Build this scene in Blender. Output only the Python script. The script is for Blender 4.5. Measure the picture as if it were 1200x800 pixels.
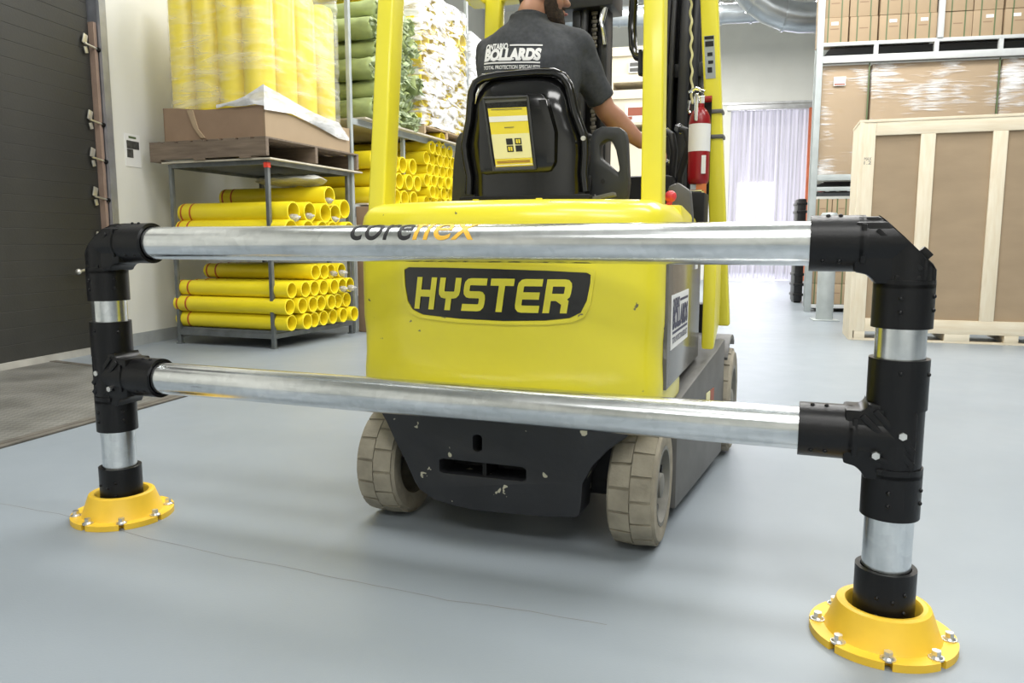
import bpy, bmesh, math, random
from math import pi, sin, cos, radians
from mathutils import Matrix, Vector, Euler, noise
from mathutils.bvhtree import BVHTree

random.seed(7)
for o in list(bpy.data.objects):
    bpy.data.objects.remove(o)
S = bpy.context.scene
COL = S.collection

# ------------------------------------------------------------------ camera
cd = bpy.data.cameras.new('camera')
cam = bpy.data.objects.new('camera', cd)
COL.objects.link(cam)
cd.sensor_width = 36.0
cd.lens = 27.0
cam.location = (0, 0, 1.07)
cam.rotation_euler = (pi / 2 - 0.1283, 0, 0)
cd.clip_start = 0.05
cd.clip_end = 200
S.camera = cam

# ------------------------------------------------------------------ world, lights, exposure
W = bpy.data.worlds.new('world')
S.world = W
W.use_nodes = True
W.node_tree.nodes['Background'].inputs[0].default_value = (0.9, 0.95, 1.0, 1)
W.node_tree.nodes['Background'].inputs[1].default_value = 0.25
S.view_settings.view_transform = 'Standard'
S.view_settings.look = 'None'
S.view_settings.exposure = -0.54
S.view_settings.gamma = 1.0
S.cycles.use_denoising = True
S.cycles.max_bounces = 8
S.cycles.transparent_max_bounces = 24


def area(loc, sx, sy, power, color=(1, 0.99, 0.965), rot=(0, 0, 0)):
    l = bpy.data.lights.new('area_light', 'AREA')
    l.shape = 'RECTANGLE'
    l.size = sx
    l.size_y = sy
    l.energy = power
    l.color = color
    o = bpy.data.objects.new('area_light', l)
    o.location = loc
    o.rotation_euler = rot
    COL.objects.link(o)
    return o


WALLROT = radians(-11.0)
# unseen ceiling lights and added fill (all above the frame), then daylight behind the strip curtain
for lx_, ly_, pw in ((-2.2, -3.6, 230), (1.8, -4.2, 260), (0.6, -0.8, 230), (3.6, 1.4, 260), (-2.0, 3.6, 230), (1.2, 5.2, 300), (4.6, 6.4, 270),  # the pair behind the camera is added to brighten the forklift's rear
                     (-0.4, 9.2, 260), (3.4, 9.6, 340), (5.9, 8.6, 270), (2.6, 15.5, 560), (4.2, 17.6, 900)):
    area((lx_, ly_, 6.3), 2.8, 1.4, pw, rot=(0, 0, WALLROT))
area((8.1, 27.5, 2.6), 3.4, 3.0, 430, (0.95, 0.95, 1.0), rot=(radians(90), 0, radians(-11.0 + 180)))  # upright area light stands in for daylight from beyond the curtain


# ------------------------------------------------------------------ materials
def new_mat(name):
    m = bpy.data.materials.new(name)
    m.use_nodes = True
    nt = m.node_tree
    return m, nt, nt.nodes['Principled BSDF']


def mat(name, col, rough=0.5, metal=0.0, vary=0.0, scale=6.0, stretch=(1, 1, 1), bump=0.0, bscale=40.0, col2=None,
        rvary=0.0, coat=0.0, spec=0.5, chips=None, sheen=0.0):
    """procedural: base colour varied by noise, optional fine bump, roughness variation and sparse paint chips"""
    m, nt, b = new_mat(name)
    N, L = nt.nodes, nt.links
    b.inputs['Roughness'].default_value = rough
    b.inputs['Metallic'].default_value = metal
    b.inputs['Coat Weight'].default_value = coat
    b.inputs['Coat Roughness'].default_value = 0.12
    b.inputs['Specular IOR Level'].default_value = spec
    tc = N.new('ShaderNodeTexCoord')
    mp = N.new('ShaderNodeMapping')
    mp.inputs['Scale'].default_value = stretch
    L.new(tc.outputs['Object'], mp.inputs[0])
    nz = N.new('ShaderNodeTexNoise')
    nz.inputs['Scale'].default_value = scale
    nz.inputs['Detail'].default_value = 6
    L.new(mp.outputs[0], nz.inputs['Vector'])
    cr = N.new('ShaderNodeValToRGB')
    c2 = col2 or tuple(max(0, c * (1 - vary)) for c in col)
    c1 = col if col2 else tuple(min(1, c * (1 + vary * 0.4)) for c in col)
    cr.color_ramp.elements[0].position = 0.3
    cr.color_ramp.elements[0].color = (*c2, 1)
    cr.color_ramp.elements[1].position = 0.7
    cr.color_ramp.elements[1].color = (*c1, 1)
    L.new(nz.outputs[0], cr.inputs[0])
    out = cr.outputs[0]
    if chips:
        ccol, csc, thr = chips
        n2 = N.new('ShaderNodeTexNoise')
        n2.inputs['Scale'].default_value = csc
        n2.inputs['Detail'].default_value = 3
        L.new(tc.outputs['Object'], n2.inputs['Vector'])
        r2 = N.new('ShaderNodeValToRGB')
        r2.color_ramp.elements[0].position = thr
        r2.color_ramp.elements[1].position = thr + 0.012
        L.new(n2.outputs[0], r2.inputs[0])
        mx = N.new('ShaderNodeMixRGB')
        L.new(r2.outputs[0], mx.inputs[0])
        L.new(out, mx.inputs[1])
        mx.inputs[2].default_value = (*ccol, 1)
        out = mx.outputs[0]
    L.new(out, b.inputs['Base Color'])
    if rvary:
        mr = N.new('ShaderNodeMapRange')
        mr.inputs['To Min'].default_value = max(0.02, rough - rvary)
        mr.inputs['To Max'].default_value = min(1, rough + rvary)
        L.new(nz.outputs[0], mr.inputs[0])
        L.new(mr.outputs[0], b.inputs['Roughness'])
    if bump:
        nb = N.new('ShaderNodeTexNoise')
        nb.inputs['Scale'].default_value = bscale
        nb.inputs['Detail'].default_value = 4
        L.new(mp.outputs[0], nb.inputs['Vector'])
        bp = N.new('ShaderNodeBump')
        bp.inputs['Strength'].default_value = bump
        bp.inputs['Distance'].default_value = 0.01
        L.new(nb.outputs[0], bp.inputs['Height'])
        L.new(bp.outputs[0], b.inputs['Normal'])
    return m


def film_mat(name, col, lo, hi, scale=5.0, stretch=(1, 1, 7), rough=0.18, bump=0.8, thr=(0.4, 0.75), bigw=0.6):
    """clear stretch film: see-through with milky folds and white patches standing for reflections"""
    m, nt, b = new_mat(name)
    N, L = nt.nodes, nt.links
    tc = N.new('ShaderNodeTexCoord')
    mp = N.new('ShaderNodeMapping')
    mp.inputs['Scale'].default_value = stretch
    mp.inputs['Rotation'].default_value = (0.06, 0.1, 0)
    L.new(tc.outputs['Object'], mp.inputs[0])
    nz = N.new('ShaderNodeTexNoise')
    nz.inputs['Scale'].default_value = scale
    nz.inputs['Detail'].default_value = 5
    nz.inputs['Distortion'].default_value = 0.6
    L.new(mp.outputs[0], nz.inputs['Vector'])
    big = N.new('ShaderNodeTexNoise')
    big.inputs['Scale'].default_value = 1.6
    L.new(tc.outputs['Object'], big.inputs['Vector'])
    ml = N.new('ShaderNodeMath')
    ml.operation = 'MULTIPLY_ADD'
    L.new(big.outputs[0], ml.inputs[0])
    ml.inputs[1].default_value = bigw
    L.new(nz.outputs[0], ml.inputs[2])
    mr = N.new('ShaderNodeMapRange')
    mr.inputs['From Min'].default_value = thr[0] + bigw / 2
    mr.inputs['From Max'].default_value = thr[1] + bigw / 2
    mr.inputs['To Min'].default_value = lo
    mr.inputs['To Max'].default_value = hi
    L.new(ml.outputs[0], mr.inputs[0])
    b.inputs['Base Color'].default_value = (*col, 1)
    b.inputs['Roughness'].default_value = rough
    b.inputs['Specular IOR Level'].default_value = 0.9
    bp = N.new('ShaderNodeBump')
    bp.inputs['Strength'].default_value = bump
    bp.inputs['Distance'].default_value = 0.02
    L.new(nz.outputs[0], bp.inputs['Height'])
    L.new(bp.outputs[0], b.inputs['Normal'])
    tr = N.new('ShaderNodeBsdfTransparent')
    mx = N.new('ShaderNodeMixShader')
    L.new(mr.outputs[0], mx.inputs[0])
    L.new(tr.outputs[0], mx.inputs[1])
    L.new(b.outputs[0], mx.inputs[2])
    L.new(mx.outputs[0], N['Material Output'].inputs[0])
    return m


def galv_mat(name, axis_stretch):
    m, nt, b = new_mat(name)
    N, L = nt.nodes, nt.links
    tc = N.new('ShaderNodeTexCoord')
    mp = N.new('ShaderNodeMapping')
    mp.inputs['Scale'].default_value = axis_stretch
    L.new(tc.outputs['Object'], mp.inputs[0])
    vo = N.new('ShaderNodeTexVoronoi')
    vo.inputs['Scale'].default_value = 45
    L.new(tc.outputs['Object'], vo.inputs['Vector'])
    nz = N.new('ShaderNodeTexNoise')
    nz.inputs['Scale'].default_value = 9
    nz.inputs['Detail'].default_value = 8
    L.new(mp.outputs[0], nz.inputs['Vector'])
    cr = N.new('ShaderNodeValToRGB')
    cr.color_ramp.elements[0].position = 0.28
    cr.color_ramp.elements[0].color = (0.62, 0.65, 0.66, 1)
    cr.color_ramp.elements[1].position = 0.62
    cr.color_ramp.elements[1].color = (0.90, 0.92, 0.93, 1)
    L.new(nz.outputs[0], cr.inputs[0])
    mx = N.new('ShaderNodeMixRGB')
    mx.blend_type = 'MULTIPLY'
    mx.inputs[0].default_value = 0.16
    L.new(cr.outputs[0], mx.inputs[1])
    bw = N.new('ShaderNodeRGBToBW')
    L.new(vo.outputs['Color'], bw.inputs[0])
    L.new(bw.outputs[0], mx.inputs[2])
    n3 = N.new('ShaderNodeTexNoise')          # a few dark scuffs
    n3.inputs['Scale'].default_value = 7
    n3.inputs['Detail'].default_value = 5
    L.new(mp.outputs[0], n3.inputs['Vector'])
    r3 = N.new('ShaderNodeValToRGB')
    r3.color_ramp.elements[0].position = 0.70
    r3.color_ramp.elements[1].position = 0.74
    L.new(n3.outputs[0], r3.inputs[0])
    m2 = N.new('ShaderNodeMixRGB')
    L.new(r3.outputs[0], m2.inputs[0])
    L.new(mx.outputs[0], m2.inputs[1])
    m2.inputs[2].default_value = (0.2, 0.22, 0.23, 1)
    L.new(m2.outputs[0], b.inputs['Base Color'])
    b.inputs['Metallic'].default_value = 1.0
    mr = N.new('ShaderNodeMapRange')
    mr.inputs['To Min'].default_value = 0.14
    mr.inputs['To Max'].default_value = 0.30
    L.new(nz.outputs[0], mr.inputs[0])
    L.new(mr.outputs[0], b.inputs['Roughness'])
    bp = N.new('ShaderNodeBump')
    bp.inputs['Strength'].default_value = 0.05
    bp.inputs['Distance'].default_value = 0.003
    L.new(nz.outputs[0], bp.inputs['Height'])
    L.new(bp.outputs[0], b.inputs['Normal'])
    return m


def wood_mat(name, c1, c2, stretch=(1, 12, 12), rough=0.7):
    return mat(name, c1, rough, col2=c2, scale=3.0, stretch=stretch, bump=0.15, bscale=8)


def checker_plate_mat():
    m, nt, b = new_mat('checker_plate')
    N, L = nt.nodes, nt.links
    tc = N.new('ShaderNodeTexCoord')
    mp = N.new('ShaderNodeMapping')
    mp.inputs['Rotation'].default_value = (0, 0, radians(45))
    mp.inputs['Scale'].default_value = (28, 28, 28)
    L.new(tc.outputs['Object'], mp.inputs[0])
    ck = N.new('ShaderNodeTexChecker')
    ck.inputs['Scale'].default_value = 1.0
    L.new(mp.outputs[0], ck.inputs[0])
    nz = N.new('ShaderNodeTexNoise')
    nz.inputs['Scale'].default_value = 2.5
    nz.inputs['Detail'].default_value = 8
    L.new(tc.outputs['Object'], nz.inputs['Vector'])
    cr = N.new('ShaderNodeValToRGB')
    cr.color_ramp.elements[0].position = 0.3
    cr.color_ramp.elements[0].color = (0.15, 0.148, 0.13, 1)
    cr.color_ramp.elements[1].position = 0.7
    cr.color_ramp.elements[1].color = (0.30, 0.295, 0.265, 1)
    L.new(nz.outputs[0], cr.inputs[0])
    mx = N.new('ShaderNodeMixRGB')
    mx.blend_type = 'MULTIPLY'
    mx.inputs[0].default_value = 0.35
    L.new(cr.outputs[0], mx.inputs[1])
    L.new(ck.outputs[0], mx.inputs[2])
    L.new(mx.outputs[0], b.inputs['Base Color'])
    bp = N.new('ShaderNodeBump')
    bp.inputs['Strength'].default_value = 0.5
    bp.inputs['Distance'].default_value = 0.004
    L.new(ck.outputs['Fac'], bp.inputs['Height'])
    L.new(bp.outputs[0], b.inputs['Normal'])
    b.inputs['Roughness'].default_value = 0.55
    b.inputs['Metallic'].default_value = 0.25
    return m


def floor_mat():
    m, nt, b = new_mat('epoxy_floor')
    N, L = nt.nodes, nt.links
    tc = N.new('ShaderNodeTexCoord')
    nz = N.new('ShaderNodeTexNoise')
    nz.inputs['Scale'].default_value = 1.1
    nz.inputs['Detail'].default_value = 9
    L.new(tc.outputs['Object'], nz.inputs['Vector'])
    cr = N.new('ShaderNodeValToRGB')
    cr.color_ramp.elements[0].position = 0.3
    cr.color_ramp.elements[0].color = (0.245, 0.280, 0.310, 1)
    cr.color_ramp.elements[1].position = 0.7
    cr.color_ramp.elements[1].color = (0.272, 0.308, 0.338, 1)
    L.new(nz.outputs[0], cr.inputs[0])
    mp = N.new('ShaderNodeMapping')            # scuffs and scratches
    mp.inputs['Rotation'].default_value = (0, 0, 0.5)
    mp.inputs['Scale'].default_value = (1.2, 7, 1)
    L.new(tc.outputs['Object'], mp.inputs[0])
    n2 = N.new('ShaderNodeTexNoise')
    n2.inputs['Scale'].default_value = 4.5
    n2.inputs['Detail'].default_value = 4
    L.new(mp.outputs[0], n2.inputs['Vector'])
    r2 = N.new('ShaderNodeValToRGB')
    r2.color_ramp.elements[0].position = 0.775
    r2.color_ramp.elements[1].position = 0.80
    L.new(n2.outputs[0], r2.inputs[0])
    mx = N.new('ShaderNodeMixRGB')
    L.new(r2.outputs[0], mx.inputs[0])
    L.new(cr.outputs[0], mx.inputs[1])
    mx.inputs[2].default_value = (0.25, 0.26, 0.25, 1)
    L.new(mx.outputs[0], b.inputs['Base Color'])
    n3 = N.new('ShaderNodeTexNoise')
    n3.inputs['Scale'].default_value = 5
    n3.inputs['Detail'].default_value = 6
    L.new(tc.outputs['Object'], n3.inputs['Vector'])
    mr = N.new('ShaderNodeMapRange')
    mr.inputs['To Min'].default_value = 0.32
    mr.inputs['To Max'].default_value = 0.44
    L.new(n3.outputs[0], mr.inputs[0])
    L.new(mr.outputs[0], b.inputs['Roughness'])
    n4 = N.new('ShaderNodeTexNoise')
    n4.inputs['Scale'].default_value = 140
    L.new(tc.outputs['Object'], n4.inputs['Vector'])
    bp = N.new('ShaderNodeBump')
    bp.inputs['Strength'].default_value = 0.12
    bp.inputs['Distance'].default_value = 0.003
    L.new(n4.outputs[0], bp.inputs['Height'])
    L.new(bp.outputs[0], b.inputs['Normal'])
    return m


def strip_mat():
    m, nt, b = new_mat('pvc_strip')
    N, L = nt.nodes, nt.links
    b.inputs['Base Color'].default_value = (0.80, 0.77, 0.90, 1)
    b.inputs['Roughness'].default_value = 0.12
    tl = N.new('ShaderNodeBsdfTranslucent')
    tl.inputs[0].default_value = (0.92, 0.90, 0.98, 1)
    tr = N.new('ShaderNodeBsdfTransparent')
    tr.inputs[0].default_value = (0.93, 0.91, 1.0, 1)
    m1 = N.new('ShaderNodeMixShader')
    m1.inputs[0].default_value = 0.5
    L.new(b.outputs[0], m1.inputs[1])
    L.new(tl.outputs[0], m1.inputs[2])
    m2 = N.new('ShaderNodeMixShader')
    tc = N.new('ShaderNodeTexCoord')
    mp = N.new('ShaderNodeMapping')
    mp.inputs['Scale'].default_value = (14, 1, 0.25)
    L.new(tc.outputs['Object'], mp.inputs[0])
    nz = N.new('ShaderNodeTexNoise')
    nz.inputs['Scale'].default_value = 1.0
    nz.inputs['Detail'].default_value = 3
    L.new(mp.outputs[0], nz.inputs['Vector'])
    mr = N.new('ShaderNodeMapRange')
    mr.inputs['From Min'].default_value = 0.35
    mr.inputs['From Max'].default_value = 0.65
    mr.inputs['To Min'].default_value = 0.08
    mr.inputs['To Max'].default_value = 0.62
    L.new(nz.outputs[0], mr.inputs[0])
    L.new(mr.outputs[0], m2.inputs[0])
    L.new(m1.outputs[0], m2.inputs[1])
    L.new(tr.outputs[0], m2.inputs[2])
    L.new(m2.outputs[0], N['Material Output'].inputs[0])
    return m


M = {}
M['floor'] = floor_mat()
M['wall'] = mat('painted_wall', (0.74, 0.735, 0.68), 0.8, vary=0.05, scale=1.5, bump=0.05, bscale=25)
M['ceiling'] = mat('ceiling_paint', (0.66, 0.66, 0.64), 0.9, vary=0.05)
M['base'] = mat('baseboard_grey', (0.34, 0.36, 0.36), 0.6, vary=0.15)
M['door'] = mat('door_slat_dark', (0.030, 0.030, 0.027), 0.5, vary=0.25, scale=2, bump=0.1, bscale=60)
M['seal'] = mat('door_seal', (0.42, 0.41, 0.37), 0.6, vary=0.3, scale=3)
M['track'] = mat('door_track', (0.42, 0.43, 0.46), 0.4, 0.6, vary=0.2)
M['stripwood'] = mat('weather_strip', (0.30, 0.21, 0.16), 0.7, vary=0.2)
M['zinc'] = mat('zinc_plate', (0.75, 0.74, 0.68), 0.35, 0.8, vary=0.15)
M['plate'] = checker_plate_mat()
M['plateframe'] = mat('plate_frame', (0.17, 0.155, 0.13), 0.6, 0.3, vary=0.3, scale=8)
M['galvx'] = galv_mat('galvanised_rail', (0.35, 3, 3))
M['galvz'] = galv_mat('galvanised_post', (3, 3, 0.35))
M['blackpl'] = mat('black_fitting', (0.0045, 0.0045, 0.0055), 0.36, vary=0.2, scale=12, bump=0.06, bscale=90, spec=0.35)
M['yelbase'] = mat('yellow_powdercoat', (0.86, 0.55, 0.04), 0.42, vary=0.08, scale=10)
M['bolt'] = mat('bolt_steel', (0.72, 0.72, 0.70), 0.3, 0.9, vary=0.2, scale=30)
M['fkyel'] = mat('forklift_yellow', (0.84, 0.74, 0.035), 0.30, vary=0.04, scale=3, coat=0.4,
                 chips=((0.16, 0.15, 0.08), 26, 0.725))
M['fkyel2'] = mat('forklift_yellow_frame', (0.84, 0.75, 0.045), 0.35, vary=0.05, scale=4, coat=0.3)
M['fkdark'] = mat('counterweight_dark', (0.016, 0.017, 0.020), 0.5, vary=0.3, scale=5,
                  chips=((0.45, 0.43, 0.32), 15, 0.668), bump=0.1, bscale=50)
M['fkgrey'] = mat('chassis_grey', (0.12, 0.118, 0.112), 0.5, vary=0.3, scale=6)
M['panel'] = mat('side_panel_gloss', (0.13, 0.125, 0.115), 0.16, vary=0.15, scale=3)
M['black'] = mat('black_matte', (0.006, 0.006, 0.007), 0.55, vary=0.3, spec=0.3)
M['gloss'] = mat('black_gloss', (0.004, 0.004, 0.0045), 0.14, vary=0.2, coat=0.5, spec=0.4)
M['rubgrey'] = mat('grey_urethane', (0.032, 0.034, 0.038), 0.5, vary=0.15)
M['mast'] = mat('mast_steel', (0.02, 0.021, 0.024), 0.42, 0.3, vary=0.4, scale=8)
M['chain'] = mat('chain_steel', (0.18, 0.165, 0.14), 0.45, 0.7, vary=0.4, scale=30)
M['hose'] = mat('hose_rubber', (0.02, 0.02, 0.022), 0.5, vary=0.2)
M['chrome'] = mat('chrome', (0.8, 0.8, 0.8), 0.12, 1.0)
M['tyre'] = mat('dusty_tyre', (0.31, 0.28, 0.215), 0.85, vary=0.25, scale=14, bump=0.25, bscale=60)
M['hub'] = mat('hub_grey', (0.22, 0.215, 0.19), 0.6, 0.3, vary=0.3, scale=12)
M['red'] = mat('extinguisher_red', (0.30, 0.008, 0.012), 0.28, vary=0.1)
M['knobred'] = mat('knob_red', (0.65, 0.05, 0.06), 0.35)
M['orange'] = mat('orange_tag', (0.75, 0.22, 0.06), 0.5)
M['white'] = mat('white_paper', (0.82, 0.82, 0.80), 0.6, vary=0.04)
M['ink'] = mat('black_ink', (0.012, 0.012, 0.014), 0.5)
M['inkblue'] = mat('dark_blue_ink', (0.03, 0.035, 0.09), 0.5)
M['inkred'] = mat('red_ink', (0.34, 0.10, 0.06), 0.6)
M['orangeink'] = mat('orange_ink', (0.83, 0.47, 0.05), 0.45)
M['shirtprint'] = mat('white_print', (0.80, 0.80, 0.80), 0.8)
M['yelpaper'] = mat('yellow_sheet', (0.80, 0.66, 0.05), 0.5)
M['palepaper'] = mat('pale_sheet', (0.80, 0.76, 0.42), 0.5)
M['clear'] = film_mat('clear_pouch', (0.6, 0.6, 0.6), 0.10, 0.25, rough=0.08, bump=0.05)
M['shirt'] = mat('shirt_heather', (0.058, 0.062, 0.070), 0.9, vary=0.25, scale=60, bump=0.5, bscale=9)
M['jeans'] = mat('work_trousers', (0.035, 0.04, 0.055), 0.9, vary=0.2, scale=30)
M['boots'] = mat('boot_leather', (0.05, 0.035, 0.025), 0.6, vary=0.2)
M['skin'] = mat('skin', (0.52, 0.27, 0.18), 0.5, col2=(0.42, 0.20, 0.13), scale=9)
M['beard'] = mat('beard_hair', (0.045, 0.028, 0.018), 0.85, vary=0.5, scale=70, bump=0.6, bscale=140)
M['lips'] = mat('lips', (0.45, 0.17, 0.14), 0.5)
M['eye'] = mat('eye_white', (0.8, 0.8, 0.78), 0.2)
M['rack'] = mat('rack_steel', (0.20, 0.215, 0.215), 0.45, 0.55, vary=0.3, scale=8)
M['rackr'] = mat('rack_grey_green', (0.42, 0.46, 0.46), 0.5, 0.15, vary=0.15, scale=5)
M['rackw'] = mat('rack_beam_pale', (0.60, 0.62, 0.62), 0.45, 0.1, vary=0.1, scale=5)
M['cover'] = mat('yellow_plastic_cover', (0.92, 0.75, 0.022), 0.35, vary=0.04, scale=5)
M['coverin'] = mat('yellow_cover_inside', (0.80, 0.52, 0.015), 0.5, vary=0.05)
M['tape'] = mat('red_reflective_stripe', (0.50, 0.09, 0.015), 0.45)
M['redtape'] = mat('red_tape', (0.80, 0.07, 0.04), 0.5)
M['filmskirt'] = film_mat('film_skirt', (0.90, 0.90, 0.90), 0.45, 0.95, scale=5, stretch=(1, 1, 3), thr=(0.3, 0.6), rough=0.25)
M['card'] = mat('cardboard_brown', (0.29, 0.195, 0.125), 0.8, vary=0.1, scale=4, bump=0.1, bscale=30)
M['cardt'] = mat('cardboard_tan', (0.40, 0.295, 0.185), 0.75, vary=0.07, scale=3)
M['strap'] = mat('green_strap', (0.11, 0.15, 0.065), 0.5)
M['pallet'] = wood_mat('pallet_weathered', (0.23, 0.175, 0.125), (0.14, 0.105, 0.075))
M['palletn'] = wood_mat('pallet_new', (0.55, 0.42, 0.27), (0.42, 0.31, 0.19))
M['pine'] = wood_mat('pine_batten', (0.82, 0.745, 0.59), (0.74, 0.635, 0.46), stretch=(9, 9, 1.2))
M['pineh'] = wood_mat('pine_batten_level', (0.82, 0.745, 0.59), (0.74, 0.635, 0.46), stretch=(1.2, 9, 9))
M['ply'] = mat('crate_panel', (0.37, 0.275, 0.175), 0.75, vary=0.1, scale=2.2, stretch=(1, 1, 2.5), bump=0.08)
M['palepine'] = mat('pale_pine', (0.82, 0.74, 0.58), 0.7, vary=0.06, scale=4)
M['board'] = mat('shelf_board', (0.60, 0.55, 0.44), 0.7, vary=0.1)
M['green'] = mat('olive_fabric', (0.36, 0.43, 0.17), 0.8, vary=0.25, scale=8, bump=0.7, bscale=7, stretch=(0.5, 1, 1))
M['greenl'] = mat('pale_olive_fabric', (0.46, 0.54, 0.32), 0.8, vary=0.4, scale=14, bump=0.6, bscale=18)
M['film'] = film_mat('stretch_film', (0.93, 0.93, 0.90), 0.10, 0.55, scale=2.2, stretch=(1, 1, 5), thr=(0.42, 0.85), bump=0.25)
M['filmw'] = film_mat('stretch_film_white', (0.90, 0.90, 0.90), 0.05, 0.95, scale=4, stretch=(1, 1, 4), thr=(0.36, 0.55), rough=0.25)
M['filmc'] = film_mat('stretch_film_card', (0.95, 0.95, 0.95), 0.03, 0.92, scale=4, stretch=(0.9, 1, 8), thr=(0.50, 0.92), bigw=1.5)  # broad white zones paint bright reflections into the film
M['duct'] = mat('duct_galvanised', (0.44, 0.47, 0.49), 0.28, 0.75, vary=0.15, scale=4)
M['foil'] = mat('duct_wrap_white', (0.72, 0.73, 0.73), 0.4, 0.1, bump=0.5, bscale=6)
M['strip'] = strip_mat()
M['doorpost'] = mat('orange_post', (0.62, 0.16, 0.07), 0.5, vary=0.15)
M['header'] = mat('header_rail', (0.58, 0.58, 0.58), 0.4, 0.5, vary=0.2)
M['blackcase'] = mat('black_case', (0.018, 0.018, 0.02), 0.35, vary=0.2)
M['cloth'] = mat('red_cloth', (0.45, 0.05, 0.07), 0.8, vary=0.3)
M['photo'] = mat('poster_photo', (0.10, 0.10, 0.09), 0.5, col2=(0.03, 0.03, 0.03), scale=30)


# ------------------------------------------------------------------ mesh helpers
class G:
    def __init__(self):
        self.bm = bmesh.new()

    def _bev(self, geom_verts, w, seg=2):
        es = set()
        for v in geom_verts:
            es.update(v.link_edges)
        es = [e for e in es if len(e.link_faces) == 2 and e.calc_face_angle(0) > 0.6]
        if es and w > 0:
            bmesh.ops.bevel(self.bm, geom=es, offset=w, segments=seg, affect='EDGES', profile=0.6)

    def box(self, c, s, rot=(0, 0, 0), bev=0.0, seg=2):
        m = Matrix.Translation(c) @ Euler(rot).to_matrix().to_4x4() @ Matrix.Diagonal((*s, 1))
        r = bmesh.ops.create_cube(self.bm, size=1, matrix=m)
        if bev:
            self._bev(r['verts'], bev, seg)
        return self

    def bx(self, x0, x1, y0, y1, z0, z1, bev=0.0):
        return self.box(((x0 + x1) / 2, (y0 + y1) / 2, (z0 + z1) / 2), (x1 - x0, y1 - y0, z1 - z0), bev=bev)

    def cyl(self, p0, p1, r0, r1=None, n=16, caps=True):
        p0, p1 = Vector(p0), Vector(p1)
        r1 = r0 if r1 is None else r1
        d = p1 - p0
        q = d.to_track_quat('Z', 'Y').to_matrix().to_4x4()
        m = Matrix.Translation((p0 + p1) / 2) @ q
        bmesh.ops.create_cone(self.bm, cap_ends=caps, segments=n, radius1=r0, radius2=r1, depth=d.length, matrix=m)
        return self

    def ball(self, c, r, n=14, rot=(0, 0, 0)):
        r = (r, r, r) if isinstance(r, (int, float)) else r
        m = Matrix.Translation(c) @ Euler(rot).to_matrix().to_4x4() @ Matrix.Diagonal((*r, 1))
        bmesh.ops.create_uvsphere(self.bm, u_segments=n, v_segments=max(6, n * 2 // 3), radius=1, matrix=m)
        return self

    def lathe(self, prof, n=32, mtx=Matrix.Identity(4), loop=False):
        """revolve (radius, height) about local z"""
        bm = self.bm
        rings = []
        for r, z in prof:
            if r < 1e-6:
                rings.append([bm.verts.new(mtx @ Vector((0, 0, z)))])
            else:
                rings.append([bm.verts.new(mtx @ Vector((r * cos(2 * pi * k / n), r * sin(2 * pi * k / n), z))) for k in range(n)])
        pairs = list(zip(rings, rings[1:]))
        if loop:
            pairs.append((rings[-1], rings[0]))
        for a, b in pairs:
            for k in range(n):
                k2 = (k + 1) % n
                if len(a) == 1 and len(b) == 1:
                    continue
                if len(a) == 1:
                    bm.faces.new((a[0], b[k2], b[k]))
                elif len(b) == 1:
                    bm.faces.new((a[k], a[k2], b[0]))
                else:
                    bm.faces.new((a[k], a[k2], b[k2], b[k]))
        return self

    def tube(self, p0, p1, ro, ri, n=24):
        p0, p1 = Vector(p0), Vector(p1)
        d = p1 - p0
        m = Matrix.Translation(p0) @ d.to_track_quat('Z', 'Y').to_matrix().to_4x4()
        h = d.length
        return self.lathe([(ri, 0), (ro, 0), (ro, h), (ri, h)], n, m, loop=True)

    def sweep(self, pts, r, n=10, caps=True):
        bm = self.bm
        pts = [Vector(p) for p in pts]
        rings = []
        up = None
        for i, p in enumerate(pts):
            t = (pts[min(i + 1, len(pts) - 1)] - pts[max(i - 1, 0)]).normalized()
            if up is None:
                a = Vector((0, 0, 1)) if abs(t.z) < 0.9 else Vector((1, 0, 0))
                up = (a - t * a.dot(t)).normalized()
            else:
                up = (up - t * up.dot(t)).normalized()
            s = t.cross(up)
            rr = r[i] if isinstance(r, (list, tuple)) else r
            rings.append([bm.verts.new(p + (up * cos(2 * pi * k / n) + s * sin(2 * pi * k / n)) * rr) for k in range(n)])
        for a, b in zip(rings, rings[1:]):
            for k in range(n):
                bm.faces.new((a[k], a[(k + 1) % n], b[(k + 1) % n], b[k]))
        if caps:
            bm.faces.new(list(reversed(rings[0])))
            bm.faces.new(rings[-1])
        return self

    def loft(self, rings, caps=True):
        bm = self.bm
        R = [[bm.verts.new(p) for p in ring] for ring in rings]
        for a, b in zip(R, R[1:]):
            n = len(a)
            for k in range(n):
                bm.faces.new((a[k], a[(k + 1) % n], b[(k + 1) % n], b[k]))
        if caps:
            bm.faces.new(list(reversed(R[0])))
            bm.faces.new(R[-1])
        return self

    def prism(self, pts, a0, a1, plane='xz', holes=(), bev=0.0):
        """extrude a 2-D outline (with holes) between a0 and a1 along the third axis"""
        bm = self.bm
        P = {'xz': lambda u, v, a: Vector((u, a, v)), 'xy': lambda u, v, a: Vector((u, v, a)),
             'yz': lambda u, v, a: Vector((a, u, v))}[plane]
        tmp = bmesh.new()
        es = []
        for lp in [pts] + list(holes):
            vs = [tmp.verts.new(P(u, v, a0)) for u, v in lp]
            es += [tmp.edges.new((vs[i], vs[(i + 1) % len(vs)])) for i in range(len(vs))]
        bmesh.ops.triangle_fill(tmp, use_beauty=True, use_dissolve=True, edges=es)
        ext = bmesh.ops.extrude_face_region(tmp, geom=list(tmp.faces))
        d = P(0, 0, a1) - P(0, 0, a0)
        for e in ext['geom']:
            if isinstance(e, bmesh.types.BMVert):
                e.co += d
        bmesh.ops.recalc_face_normals(tmp, faces=list(tmp.faces))
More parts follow.
